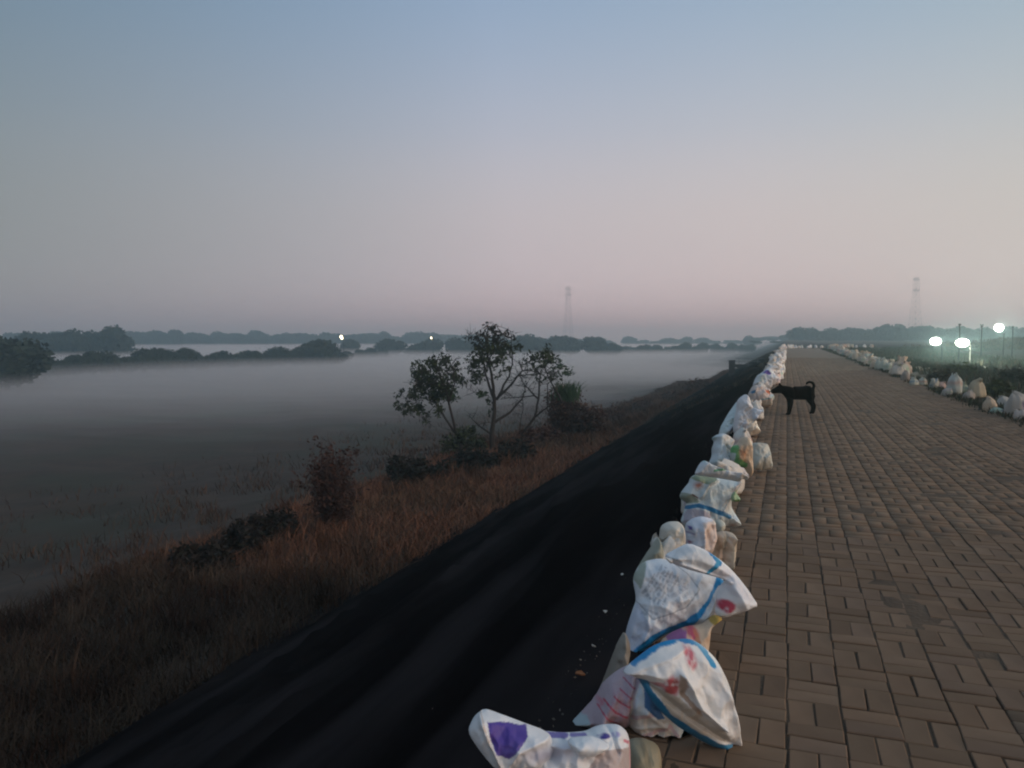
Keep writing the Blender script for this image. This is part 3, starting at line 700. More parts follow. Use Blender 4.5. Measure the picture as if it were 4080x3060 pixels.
for (x, y, D, lab) in [(1362, 1345, 232, 'brighter of the two small yellowish lamps on the left horizon'), (1719, 1347, 250, 'fainter small yellow lamp above the middle tree row')]:
    p = at(x, y, D); k = .9 if x < 1500 else .5
    r = empty('street_lamp', (p[0], p[1], -6.05), lab, 'street lamp'); r.rotation_euler = (0, 0, PSI); zt = p[2]+6.05
    b = MB(); b.tube([(.5, 0, -.2), (.5, 0, zt+.6), (.1, 0, zt+.9)], [.11, .08, .06], 8); b.build('pole', M['darkpole'], r)
    b = MB(); b.tube([(-.12*k, 0, zt+.75*k), (-.3*k, 0, zt+.4*k), (.1*k, 0, zt-.35*k), (.2*k, 0, zt-.6*k)], [.25*k, .48*k, .40*k, .12*k], 10); b.build('lantern', M['litwarm'], r, True)
    b = MB(); b.box((-.05*k, 0, zt+.85*k), (.8*k, .5*k, .12*k)); b.build('lamp_cap', M['darkpole'], r)
for (x, y0, D, lab) in [(3824, 1294, 58, 'dark thin pole rising between the two lower floodlights'), (3912, 1297, 66, 'dark thin forked pole left of the highest floodlight'), (4036, 1303, 74, 'faint thin pole at the right edge beyond the highest floodlight')]:
    p = at(x, y0, D); gz = ground_r(p); r = empty('field_pole', (p[0], p[1], gz), lab, 'pole', 'thin poles on the right field'); zt = p[2]-gz
    b = MB(); b.tube([(0, 0, -.2), (.02, 0, zt*.5), (0, 0, zt)], [.055, .045, .04], 7); b.build('shaft', M['darkpole'], r)
    b = MB()
    if x == 3912: b.tube([(-.09, 0, zt+.12), (0, 0, zt-.35), (.09, 0, zt+.12)], .04, 5)
    else: b.box((0, 0, zt+.02), (.16, .16, .1))
    b.build('pole_top', M['darkpole'], r)

# sluice structure on the embankment
SY = 67.0; py_ = at(2916, 1470, 64.6); SX = py_[0]; SY = py_[1]
r = empty('sluice_platform', (SX, SY, float(terrain(SX, SY))), 'dark concrete post and walkway beam reaching out from the embankment near its far end', 'sluice platform')
r.rotation_euler = (0, 0, 0.10)
gz = float(terrain(SX, SY)); zt = at(2916, 1438, 64.6)[2]-gz; zb = at(2916, 1457, 64.6)[2]-gz
b = MB(); b.box((0, 0, (zt-.4)/2), (.5, .5, zt+.4)); b.build('post', M['concrete'], r)
b = MB(); b.box((0, 0, zt+.03), (.56, .56, .06)); b.build('post_cap', M['concrete'], r)
b = MB(); b.box((1.95, 0, zb), (3.4, .5, .26)); b.build('walkway_beam', M['concrete'], r)
for q in range(4):
    b = MB(); b.tube([(.55+.75*q, -.2, zb+.12), (.55+.75*q, -.2, zb+.62)], .018, 5); b.build('rail_post', M['steel'], r)
for q in (.37, .62):
    b = MB(); b.tube([(.3, -.2, zb+q), (3.1, -.2, zb+q)], .014, 5); b.build('handrail', M['steel'], r)
b = MB(); b.box((1.75, .02, zb-.55), (.3, .3, .86)); b.build('support', M['concrete'], r)

# ------------------------------------------------------------------ dog
DD = 14.75
def c8(x, y): return 2900+.27125*x, 1300+.27125*y
def dp(x, y, dd=0): sx, sy = c8(x, y); return at(sx, sy, DD+dd)
feet = dp(1000, 1300); 
dog = empty('dog', (feet[0], feet[1], 0.0), 'black dog with a curled tail standing on the path, nosing at the sacks', 'dog')
dog.rotation_euler = (0, 0, 0)
k8 = .27125/F*DD
S = []   # (x, y, depth, radius_px, parent)
def nd(x, y, d, r, par): S.append((x, y, d, r, par)); return len(S)-1
n0 = nd(1075, 995, 0, 84, None)
n1 = nd(960, 990, 0, 96, n0); n2 = nd(905, 985, 0, 92, n1); n3 = nd(850, 955, 0, 66, n2); n4 = nd(795, 938, 0, 58, n3)
n5 = nd(748, 938, 0, 58, n4); n6 = nd(700, 955, 0, 40, n5); n7 = nd(660, 968, 0, 30, n6); n7b = nd(632, 972, 0, 24, n7)
e1 = nd(765, 875, .05, 17, n5); nd(748, 838, .07, 6, e1); e2 = nd(768, 875, -.05, 17, n5); nd(752, 836, -.07, 6, e2)
h1 = nd(1165, 990, 0, 76, n0); h2 = nd(1215, 975, 0, 66, h1)
t1 = nd(1252, 925, 0, 22, h2); t2 = nd(1268, 880, 0, 19, t1); t3 = nd(1245, 838, 0, 18, t2); t4 = nd(1200, 825, 0, 17, t3); t5 = nd(1160, 842, .02, 14, t4); nd(1155, 868, .03, 9, t5)
for dd, ox in ((-.07, 0), (.07, 26)):
    a = nd(905+ox*.5, 1060, dd, 50, n2); b_ = nd(905+ox, 1130, dd, 30, a); c_ = nd(897+ox, 1200, dd, 20, b_); d_ = nd(886+ox, 1270, dd, 17, c_); e_ = nd(878+ox, 1294, dd, 17, d_); nd(848+ox, 1303, dd, 13, e_)
for dd, ox in ((-.07, 0), (.075, 34)):
    a = nd(1215+ox*.3, 1035, dd, 56, h2); b_ = nd(1200+ox*.6, 1100, dd, 38, a); c_ = nd(1240+ox, 1175, dd, 21, b_); d_ = nd(1236+ox, 1235, dd, 16, c_); e_ = nd(1222+ox, 1278, dd, 16, d_); nd(1196+ox, 1288, dd, 13, e_)
V = []; E = []
for (x, y, d, rr, par) in S:
    p = dp(x, y, d); V.append(p-np.array([feet[0], feet[1], 0])); 
    if par is not None: E.append((par, len(V)-1))
me = bpy.data.meshes.new('dog_body'); me.from_pydata([tuple(v) for v in V], E, []); me.update()
body = link('body', me, M['fur'], dog)
sk = body.modifiers.new('skin', 'SKIN'); sk.use_smooth_shade = True; sk.branch_smoothing = .3
for i, v in enumerate(me.skin_vertices[0].data): v.radius = (S[i][3]*k8*(1.26 if S[i][3] > 50 else 1.16),)*2; v.use_root = (i == 0)
ss = body.modifiers.new('sub', 'SUBSURF'); ss.levels = 2; ss.render_levels = 2
dg = bpy.context.evaluated_depsgraph_get(); me2 = bpy.data.meshes.new_from_object(body.evaluated_get(dg)); body.modifiers.clear(); body.data = me2
if len(me2.materials) == 0: me2.materials.append(M['fur'])
co = np.empty(len(me2.vertices)*3); me2.vertices.foreach_get('co', co); co = co.reshape(-1, 3)
low = co[:, 2].min(); co[:, 2] -= low - .004 if abs(low) < .2 else 0
me2.vertices.foreach_set('co', co.ravel()); me2.update()
for p in me2.polygons: p.use_smooth = True
mt_eye = newmat('dog_eye')[0]; mt_eye.node_tree.nodes['Principled BSDF'].inputs['Base Color'].default_value = (.01, .008, .006, 1); mt_eye.node_tree.nodes['Principled BSDF'].inputs['Roughness'].default_value = .1
for dd in (-.06, .06):
    p = dp(722, 925, dd) - np.array([feet[0], feet[1], low]); b = MB(); b.tube([p+[0, 0, .008], p, p-[0, 0, .008]], [.004, .009, .004], 6); b.build('eye', mt_eye, dog, True)
p = dp(612, 970, 0) - np.array([feet[0], feet[1], low]); b = MB(); b.tube([p+[.012, .004, 0], p, p-[.01, .003, 0]], [.012, .016, .008], 7); b.build('nose', mt_eye, dog, True)

# ------------------------------------------------------------------ sacks
WHITE = (.78, .79, .80); CREAM = (.74, .67, .58); TAN = (.58, .46, .34); GREY = (.58, .62, .64); TEAL = (.46, .56, .57); BLUE = (.012, .23, .50); MAUVE = (.50, .42, .47)
PURP = (.075, .045, .30); RED_ = (.50, .07, .09); PINK = (.60, .30, .32); GREEN = (.10, .36, .12); ORNG = (.62, .17, .07)
C1 = (1800, 2000, 1300/2035); C9 = (2650, 1900, 400/1659); C10 = (2650, 1650, 450/1659); C11 = (2850, 1350, 350/1659)
def seg_dist(P, a, b):
    a = np.array(a, float); b = np.array(b, float); ab = b-a; t = np.clip(((P-a)@ab)/(ab@ab), 0, 1); return np.linalg.norm(P-(a+t[:, None]*ab), axis=1)
def poly_dist(P, pts, closed=False):
    q = list(pts)+([pts[0]] if closed else []); d = np.full(len(P), 1e9)
    for a, b in zip(q[:-1], q[1:]): d = np.minimum(d, seg_dist(P, a, b))
    return d
def inside(P, poly):
    x, y = P[:, 0], P[:, 1]; c = np.zeros(len(P), bool); n = len(poly)
    for i in range(n):
        x0, y0 = poly[i]; x1, y1 = poly[(i+1) % n]
        if y0 == y1: continue
        k = ((y0 > y) != (y1 > y)) & (x < (x1-x0)*(y-y0)/(y1-y0)+x0); c ^= k
    return c
def smooth_poly(pts, it=2):
    for _ in range(it):
        q = []
        for a, b in zip(pts, pts[1:]+pts[:1]):
            q += [(a[0]*.8+b[0]*.2, a[1]*.8+b[1]*.2), (a[0]*.2+b[0]*.8, a[1]*.2+b[1]*.8)]
        pts = q
    return pts
def paint(P, base, ops, seed, soft=3.0):
    c = np.tile(np.array(base, float), (len(P), 1))
    wx = P + np.stack([fbm(P[:, 0]*.02+seed, P[:, 1]*.02, 3)-.47, fbm(P[:, 0]*.02, P[:, 1]*.02+seed+9, 3)-.47], -1)*14
    c *= (.93 + .14*fbm(P[:, 0]*.012+seed, P[:, 1]*.012, 3))[:, None]
    for op in ops:
        k = op[0]
        if k == 'poly': a = np.where(inside(wx, op[1]), 1., 0.); d = poly_dist(wx, op[1], True); w = a*np.clip(d/soft, 0, 1)*op[3] if len(op) > 3 else a*np.clip(d/soft, 0, 1); col = op[2]
        elif k == 'line': w = np.clip((op[2]-poly_dist(wx if len(op) < 5 else P, op[1]))/soft+.5, 0, 1)*(op[4] if len(op) > 4 else 1); col = op[3]
        elif k == 'ell':
            q = np.sqrt(((wx[:, 0]-op[1])/op[3])**2+((wx[:, 1]-op[2])/op[4])**2); w = np.clip((1.15-q)/.5, 0, 1)*np.clip(2.4*fbm(P[:, 0]*.06+seed, P[:, 1]*.04, 3)-.25, 0, 1); col = op[5]; w = np.clip(w*(op[6] if len(op) > 6 else 1), 0, 1)
        elif k == 'soft':
            q = ((P[:, 0]-op[1])/op[3])**2+((P[:, 1]-op[2])/op[4])**2; w = np.exp(-q*1.2)*op[6]; col = op[5]
        elif k == 'text':    # rows of small unreadable print: origin, row axis, column axis, rows, length
            o_, ax, ay, rows, ln, gl = op[1:7]; col = op[7]
            A = np.array([ax, ay]).T; uv = (P-np.array(o_))@np.linalg.inv(A).T
            rr = uv[:, 1]*rows; cc_ = uv[:, 0]*ln; row = np.floor(rr); g_ = np.floor(cc_)
            on = (rr-row > .2) & (rr-row < .78) & (uv[:, 0] > 0) & (uv[:, 0] < 1) & (uv[:, 1] > 0) & (uv[:, 1] < 1)
            hs = _tab[(g_*7+row*13).astype(int) % 64, (row*5+g_*3).astype(int) % 64]; w = np.where(on & (hs > .25), .35+.5*hs, 0)*gl
        c = c*(1-w[:, None])+np.array(col)*w[:, None]
    return c
def traced(name, parent, frame, pts, D, base, ops=(), thick=.11, bulge=.0, creases=(), seed=1, step=7, lean=.22, turn=0., floor=True, wr=1.0, smooth_it=2, back=None):
    """a sack part: outline in a crop of the photograph, set upright at its own distance, inflated to real thickness"""
    ox, oy, sc = frame
    poly = smooth_poly(list(pts), smooth_it)
    a = np.array(poly); mn, mx = a.min(0), a.max(0)
    xs = np.arange(mn[0], mx[0], step); ys = np.arange(mn[1], mx[1], step*.95)
    G = np.array([(x+(j % 2)*step*.5, y) for j, y in enumerate(ys) for x in xs])
    G = G + rng.uniform(-.12, .12, G.shape)*step
    G = G[inside(G, poly)]; G = G[poly_dist(G, poly, True) > step*.55]
    bp = []
    for p, q in zip(poly, poly[1:]+poly[:1]):
        L_ = math.dist(p, q); n = max(1, int(round(L_/step)))
        bp += [(p[0]+(q[0]-p[0])*t/n, p[1]+(q[1]-p[1])*t/n) for t in range(n)]
    nb = len(bp); allp = [Vector(p) for p in bp]+[Vector(p) for p in G]
    edges = [(i, (i+1) % nb) for i in range(nb)]
    r_ = geometry.delaunay_2d_cdt(allp, edges, [], 1, 1e-6, True)
    P = np.array([tuple(p) for p in r_[0]]); tris = [tuple(t) for t in r_[2]]
    tc_ = np.array([(P[t[0]]+P[t[1]]+P[t[2]])/3 for t in tris]); ok_ = inside(tc_, bp); tris = [t for t, k in zip(tris, ok_) if k]
    # boundary verts
    cnt = {}
    for t in tris:
        for e in ((t[0], t[1]), (t[1], t[2]), (t[2], t[0])):
            k = tuple(sorted(e)); cnt[k] = cnt.get(k, 0)+1
    be = [k for k, v_ in cnt.items() if v_ == 1]; bset = set(i for e in be for i in e)
    d = poly_dist(P, bp, True); dm = max(d.max(), 1e-3)
    isb = np.zeros(len(P), bool); isb[list(bset)] = True; d[isb] = 0
    # plane: vertical-ish, facing the camera, leaning back a little
    cx, cy = ox+sc*a[:, 0].mean(), oy+sc*a[:, 1].mean()
    c0 = at(cx, cy, D); nrm = np.array([-FW[0], -FW[1], 0]); nrm /= np.linalg.norm(nrm)
    nrm = np.cos(turn)*nrm + np.sin(turn)*RT; nrm = nrm*math.cos(lean)+np.array([0, 0, 1])*math.sin(lean)
    RR = FW[None]+RT[None]*((ox+sc*P[:, 0:1])-2040)/F-UP[None]*((oy+sc*P[:, 1:2])-1530)/F
    tt = ((c0-CP)@nrm)/(RR@nrm); W = CP+RR*tt[:, None]
    # profile
    pr = np.sqrt(np.clip(1-(1-np.clip(d/dm, 0, 1))**2, 0, 1))
    mpx = D*sc/F          # metres per crop pixel
    xx, yy = P[:, 0]*mpx, P[:, 1]*mpx
    rid = 1-np.abs(2*fbm(xx*9+seed*3.1+fbm(xx*4, yy*4+seed)*2, yy*5+seed, 3)-.94)*2.2
    rid2 = 1-np.abs(2*fbm(xx*22+seed, yy*13+seed*2.2, 3)-.94)*2
    crk = (.028*rid+.013*rid2)*wr*np.clip(d/dm*3, 0, 1)
    cz = 0
    g_ = np.random.default_rng(seed*17)
    for fr in (3.2, 4.6, 7, 10.5, 15):
        an = g_.uniform(0, math.pi); tw = (xx*math.cos(an)+yy*math.sin(an))*fr + g_.uniform(0, 5) + .9*fbm(xx*3+seed, yy*3+fr, 2)
        cz = cz + np.abs((tw % 1)-.5)*2/fr*(.35+1.1*fbm(xx*5+fr, yy*5+seed, 2))
    crk = crk + (cz-cz.mean())*.10*wr*np.clip(d/dm*3, 0, 1)
    for (cp_, w_, am) in creases:
        dd = poly_dist(P, cp_); crk = crk + am*np.exp(-(dd/w_)**1.4)
    Ff = pr*thick+bulge*pr**1.5+crk+.0015
    Fb = -(pr*(thick if back is None else back))+bulge*pr**1.5+crk*.6-.0015 if thick > .02 else bulge*pr**1.5+crk-.0035
    A_ = W+nrm*Ff[:, None]; B_ = W+nrm*Fb[:, None]
    if floor:
        for Q in (A_, B_):
            u_ = Q[:, 0]; gz_ = np.where(u_ < -.75, (u_+.75)*.5, 0)+.012
            Q[:, 2] = np.maximum(Q[:, 2], gz_)
    n = len(P); V = np.concatenate([A_, B_])
    # orientation of triangles towards the camera
    t0 = tris[0]; nn = np.cross(A_[t0[1]]-A_[t0[0]], A_[t0[2]]-A_[t0[0]])
    # outward: facing camera
    flip = sum(np.sign(np.dot(np.cross(W[t[1]]-W[t[0]], W[t[2]]-W[t[0]]), nrm)) for t in tris[:20]) < 0
    Fs = []
    dirE = {}
    for t in tris:
        t = (t[0], t[2], t[1]) if flip else t
        Fs.append(t); Fs.append((t[2]+n, t[1]+n, t[0]+n))
        for e in ((t[0], t[1]), (t[1], t[2]), (t[2], t[0])): dirE[e] = 1
    for (a_, b_) in be:
        if (a_, b_) in dirE: Fs.append((b_, a_, a_+n, b_+n))
        else: Fs.append((a_, b_, b_+n, a_+n))
    cols = paint(P, base, ops, seed); cols = np.concatenate([cols, cols])
    loc = np.array(parent.location) if parent is not None else np.zeros(3)
    me = mesh_np(name, V-loc, Fs, True, cols)
    return link(name, me, M['sack'], parent)
def sack_root(frame, x, y, D, label, group='sandbags along the left edge of the path'):
    p = at(frame[0]+frame[2]*x, frame[1]+frame[2]*y, D); return empty('sandbag', (p[0], p[1], 0), label, 'sandbag', group)

# A: lying sack at the bottom of the view
r = sack_root(C1, 650, 1560, 2.35, 'white sack with a purple patch lying over the path edge, nearest the camera')
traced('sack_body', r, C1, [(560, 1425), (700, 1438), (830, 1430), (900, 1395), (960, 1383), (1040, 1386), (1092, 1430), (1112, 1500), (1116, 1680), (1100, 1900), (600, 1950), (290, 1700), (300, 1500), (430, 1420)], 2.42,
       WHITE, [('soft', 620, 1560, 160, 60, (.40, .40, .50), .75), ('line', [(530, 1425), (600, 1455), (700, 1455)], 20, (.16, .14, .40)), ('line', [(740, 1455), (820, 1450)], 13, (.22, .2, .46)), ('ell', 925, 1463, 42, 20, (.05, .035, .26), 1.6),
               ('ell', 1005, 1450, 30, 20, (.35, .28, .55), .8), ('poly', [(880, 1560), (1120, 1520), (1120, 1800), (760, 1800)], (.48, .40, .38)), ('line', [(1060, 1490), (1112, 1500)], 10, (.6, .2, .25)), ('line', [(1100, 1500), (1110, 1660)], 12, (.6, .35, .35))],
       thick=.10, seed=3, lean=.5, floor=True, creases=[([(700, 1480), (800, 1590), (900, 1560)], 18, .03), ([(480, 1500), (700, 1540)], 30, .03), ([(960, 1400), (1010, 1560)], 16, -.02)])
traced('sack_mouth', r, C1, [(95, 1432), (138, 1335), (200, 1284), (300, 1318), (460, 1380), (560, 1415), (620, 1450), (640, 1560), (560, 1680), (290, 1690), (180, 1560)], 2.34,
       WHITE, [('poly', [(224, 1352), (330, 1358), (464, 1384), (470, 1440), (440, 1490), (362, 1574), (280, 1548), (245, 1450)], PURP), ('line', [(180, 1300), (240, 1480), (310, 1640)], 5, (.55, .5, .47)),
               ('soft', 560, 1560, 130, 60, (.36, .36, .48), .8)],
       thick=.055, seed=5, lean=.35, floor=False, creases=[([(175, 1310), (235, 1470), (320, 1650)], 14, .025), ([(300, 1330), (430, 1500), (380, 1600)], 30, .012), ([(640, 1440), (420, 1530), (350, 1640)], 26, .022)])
traced('folded_flap', r, C1, [(705, 1478), (860, 1455), (930, 1480), (1000, 1530), (860, 1600), (770, 1570)], 2.30, (.80, .82, .84), [], thick=.012, bulge=.04, seed=8, lean=.3, floor=False, wr=.5)
# olive sack beside it
r = sack_root(C1, 1200, 1600, 2.75, 'olive tan sack at the bottom edge between the purple patched and the blue edged sack')
traced('sack_body', r, C1, [(1105, 1490), (1200, 1480), (1300, 1520), (1305, 1680), (1290, 1790), (1040, 1790), (1060, 1600)], 2.62, (.30, .25, .16), [('soft', 1190, 1560, 60, 60, (.36, .31, .2), .6), ('line', [(1180, 1500), (1200, 1660)], 18, (.22, .18, .11))], thick=.10, seed=11, lean=.2)
# B: big blue-edged sack
r = sack_root(C1, 1350, 1500, 2.92, 'white sack with wide blue edged flap and red mauve print, second from the camera')
traced('sack_body', r, C1, [(1035, 1050), (1160, 990), (1300, 1010), (1420, 1180), (1440, 1400), (1525, 1553), (1400, 1560), (1280, 1545), (1110, 1515), (1095, 1420), (1030, 1390), (940, 1402), (860, 1400), (735, 1386), (800, 1320), (885, 1225), (950, 1110)], 2.98,
       CREAM, [('poly', [(1150, 980), (1160, 1090), (1090, 1200), (1100, 1430), (1000, 1420), (720, 1400), (880, 1210), (960, 1080)], (.43, .33, .37)), ('poly', [(720, 1400), (760, 1330), (840, 1300), (860, 1400)], (.38, .47, .50)),
               ('poly', [(1095, 1200), (1150, 1100), (1190, 1250), (1100, 1330)], (.60, .64, .66)),
               ('line', [(1115, 1040), (1165, 1088)], 4, (.35, .03, .09), 1), ('line', [(1060, 1075), (1120, 1130)], 4, (.36, .03, .09), 1), ('line', [(1030, 1130), (1095, 1180)], 4, (.38, .04, .09), 1), ('line', [(990, 1165), (1030, 1205), (1085, 1228)], 4.5, (.40, .03, .08), 1),
               ('line', [(935, 1195), (1000, 1260), (1070, 1292)], 5.5, (.44, .03, .08), 1), ('line', [(900, 1235), (960, 1310), (1035, 1350)], 4.5, (.44, .05, .1), 1), ('ell', 912, 1212, 20, 22, (.5, .16, .22), 1),
               ('text', (935, 1290), (130, 70), (60, -180), 12, 14, .38, (.5, .14, .2)),
               ('line', [(1110, 1300), (1250, 1250)], 14, PINK, .5), ('line', [(1130, 1430), (1330, 1350), (1400, 1450)], 11, PINK, .6), ('line', [(1120, 1500), (1400, 1440)], 9, (.6, .42, .4), .5),
               ('line', [(1420, 1440), (1450, 1500), (1530, 1556)], 26, (.03, .26, .42)), ('soft', 1400, 1450, 40, 30, GREEN, .4), ('poly', [(1165, 1120), (1200, 1130), (1290, 1290), (1240, 1290), (1165, 1220)], (.05, .14, .28))],
       thick=.10, seed=21, lean=.2, creases=[([(1150, 1060), (1095, 1200), (1100, 1500)], 16, -.035), ([(1180, 1260), (1400, 1430)], 22, .02), ([(1110, 1370), (1300, 1340)], 14, .015), ([(980, 1100), (900, 1390)], 40, .02), ([(1210, 1500), (1290, 1330)], 16, -.015)])
traced('sack_flap', r, C1, [(1045, 1058), (1150, 975), (1240, 905), (1340, 862), (1480, 850), (1560, 890), (1650, 980), (1722, 1120), (1762, 1300), (1782, 1480), (1812, 1602), (1640, 1540), (1490, 1450), (1400, 1395), (1290, 1295), (1215, 1190), (1168, 1105), (1130, 1085)], 2.82,
       (.80, .79, .77), [('line', [(1120, 985), (1210, 915), (1300, 862), (1400, 838), (1490, 848), (1535, 872), (1560, 905)], 24, BLUE), ('line', [(1525, 880), (1565, 962)], 22, (.01, .27, .52)),
                         ('line', [(1178, 1110), (1225, 1200), (1310, 1300), (1420, 1380), (1600, 1480), (1790, 1530)], 30, (.02, .22, .42)), ('line', [(1300, 1330), (1400, 1420), (1600, 1510), (1810, 1590)], 8, (.6, .6, .55), .7),
                         ('ell', 1432, 930, 36, 66, (.55, .14, .19), 1.15), ('ell', 1300, 1085, 44, 66, (.50, .10, .11), 1.25), ('ell', 1235, 1090, 38, 18, (.5, .14, .16), .8), ('poly', [(1330, 1000), (1352, 1010), (1380, 1130), (1480, 1260), (1440, 1250), (1340, 1130)], (.46, .34, .26)),
                         ('soft', 1090, 1050, 60, 50, (.52, .52, .56), .6), ('poly', [(1210, 1110), (1340, 1150), (1440, 1235), (1590, 1330), (1700, 1460), (1500, 1400), (1330, 1290)], (.60, .54, .46)), ('soft', 1540, 1280, 50, 90, (.86, .84, .80), .5)],
       thick=.006, bulge=.10, seed=23, lean=.05, turn=.25, floor=False, wr=.65, step=6, creases=[([(1352, 1010), (1440, 1190), (1590, 1320)], 16, .045), ([(1210, 1120), (1420, 1290), (1780, 1520)], 22, -.03), ([(1600, 1000), (1660, 1200), (1770, 1500)], 30, .03), ([(1480, 1100), (1560, 1290)], 18, -.02), ([(1060, 1060), (1240, 960), (1420, 880)], 14, .015)])
# T: tan sack between
r = sack_root(C1, 1540, 850, 3.62, 'tan sack with orange and pink print squeezed between the two blue striped sacks')
traced('sack_body', r, C1, [(1290, 880), (1370, 815), (1440, 786), (1470, 776), (1560, 765), (1612, 725), (1640, 700), (1690, 722), (1650, 752), (1612, 785), (1604, 880), (1590, 960), (1500, 1050), (1300, 1050)], 3.55,
       (.66, .50, .36), [('ell', 1480, 800, 40, 36, (.55, .1, .16), 1.2), ('poly', [(1330, 830), (1400, 780), (1450, 790), (1440, 830), (1340, 860)], (.36, .14, .34)), ('poly', [(1600, 690), (1700, 715), (1640, 770), (1600, 740)], (.50, .33, .07)), ('soft', 1570, 830, 30, 40, (.62, .42, .28), .7), ('line', [(1500, 790), (1510, 850)], 12, (.62, .22, .1), .7)],
       thick=.09, seed=31, lean=.15)
# C: upper big sack with text
r = sack_root(C1, 1400, 800, 3.78, 'white sack with grey text panel, broad blue stripe and pointed flap hanging right')
traced('sack_body', r, C1, [(1190, 372), (1290, 350), (1400, 370), (1560, 420), (1700, 476), (1680, 560), (1640, 720), (1600, 772), (1440, 790), (1310, 830), (1190, 930), (1130, 978), (1078, 962), (1082, 810), (1120, 690), (1150, 600), (1128, 480), (1150, 420)], 3.74,
       (.76, .80, .84), [('poly', [(1060, 980), (1090, 760), (1150, 620), (1200, 740), (1300, 780), (1150, 940)], (.56, .60, .70)), ('poly', [(1120, 470), (1190, 360), (1210, 360), (1180, 470), (1160, 540)], (.40, .45, .38)),
                         ('line', [(1145, 615), (1225, 715), (1420, 640), (1500, 530), (1450, 450), (1370, 380)], 3.2, (.22, .25, .30), .75), ('line', [(1240, 440), (1170, 560)], 3, (.25, .28, .33), .6),
                         ('text', (1165, 560), (120, -180), (110, 80), 6, 20, .6, (.16, .19, .25)), ('text', (1300, 420), (150, 60), (-20, 60), 3, 16, .45, (.2, .23, .3)), ('text', (1180, 640), (150, 60), (-20, 50), 2, 12, .5, (.2, .23, .3)), ('text', (1320, 560), (100, -60), (60, 90), 3, 12, .5, (.2, .22, .28)),
                         ('line', [(1672, 468), (1625, 560), (1545, 660), (1455, 745), (1340, 790), (1240, 830), (1160, 900), (1105, 958)], 29, BLUE), ('ell', 1680, 636, 42, 46, (.52, .06, .10), 1.3),
                         ('poly', [(1460, 780), (1640, 520), (1700, 500), (1640, 780)], (.66, .68, .70)), ('ell', 1120, 840, 20, 20, (.2, .25, .4), .5)],
       thick=.12, seed=41, lean=.25, step=6, creases=[([(1200, 380), (1150, 600), (1090, 900)], 20, .02), ([(1450, 745), (1300, 640), (1180, 620)], 26, .015), ([(1500, 780), (1640, 560)], 16, .02), ([(1100, 940), (1300, 800)], 26, .02)])
traced('sack_flap', r, C1, [(1320, 336), (1400, 290), (1480, 254), (1590, 302), (1700, 382), (1802, 492), (1902, 642), (1850, 668), (1690, 726), (1640, 705), (1655, 560), (1690, 482), (1640, 462), (1500, 430), (1378, 388)], 3.60,
       (.80, .81, .83), [('line', [(1606, 318), (1634, 362)], 22, BLUE), ('line', [(1630, 355), (1568, 424)], 15, (.02, .28, .50)), ('poly', [(1400, 290), (1490, 265), (1600, 330), (1560, 420), (1400, 370), (1340, 340)], (.62, .65, .67)),
                         ('ell', 1685, 634, 40, 44, (.52, .05, .10), 1.5), ('poly', [(1560, 430), (1690, 400), (1840, 600), (1700, 560), (1650, 470)], (.70, .71, .75))],
       thick=.006, bulge=.07, seed=43, lean=.12, turn=.15, floor=False, wr=.55, step=6, smooth_it=1, creases=[([(1400, 375), (1560, 430), (1690, 480)], 12, .035), ([(1590, 310), (1740, 430), (1890, 640)], 14, .02), ([(1700, 490), (1780, 640)], 26, .03)])
traced('torn_corner', r, C1, [(1322, 338), (1345, 350), (1384, 352), (1374, 388), (1352, 376)], 3.54, (.82, .78, .72), [], thick=.004, bulge=.01, seed=45, lean=.1, floor=False, wr=.3, step=5)
# lower-left translucent sack behind B and C
r = sack_root(C1, 1010, 1000, 3.4, 'dusty brown grey sack at the sheeting edge left of the blue striped sacks')
traced('sack_body', r, C1, [(1078, 800), (1120, 900), (1090, 1040), (1060, 1150), (950, 1200), (890, 1240), (940, 1120), (1000, 960), (1040, 860)], 3.2, (.22, .19, .155), [('soft', 1050, 880, 30, 60, (.3, .28, .24), .6)], thick=.06, seed=51, lean=.2)
r = sack_root(C1, 1160, 500, 4.3, 'muddy green grey sack low at the sheeting edge under the rounded cream sack')
traced('sack_body', r, C1, [(1290, 210), (1330, 330), (1300, 440), (1220, 520), (1160, 560), (1126, 500), (1150, 420), (1200, 340), (1260, 250)], 4.35, (.34, .34, .27), [('ell', 1200, 380, 30, 25, (.2, .28, .2), .8), ('ell', 1160, 500, 25, 30, (.18, .22, .15), .8)], thick=.08, seed=53, lean=.2)
# D1 cream rounded
r = sack_root(C1, 1370, 380, 4.6, 'small rounded cream sack top standing above the text printed sack')
traced('sack_body', r, C1, [(1292, 240), (1300, 152), (1345, 123), (1410, 119), (1446, 148), (1456, 220), (1458, 330), (1440, 460), (1380, 520), (1280, 500), (1260, 380)], 4.6, (.62, .58, .50), [('soft', 1370, 300, 70, 40, (.34, .35, .2), .8), ('line', [(1410, 119), (1446, 148), (1457, 330)], 7, (.78, .74, .66), .7)], thick=.08, seed=61, lean=.2, step=6, wr=1.5)
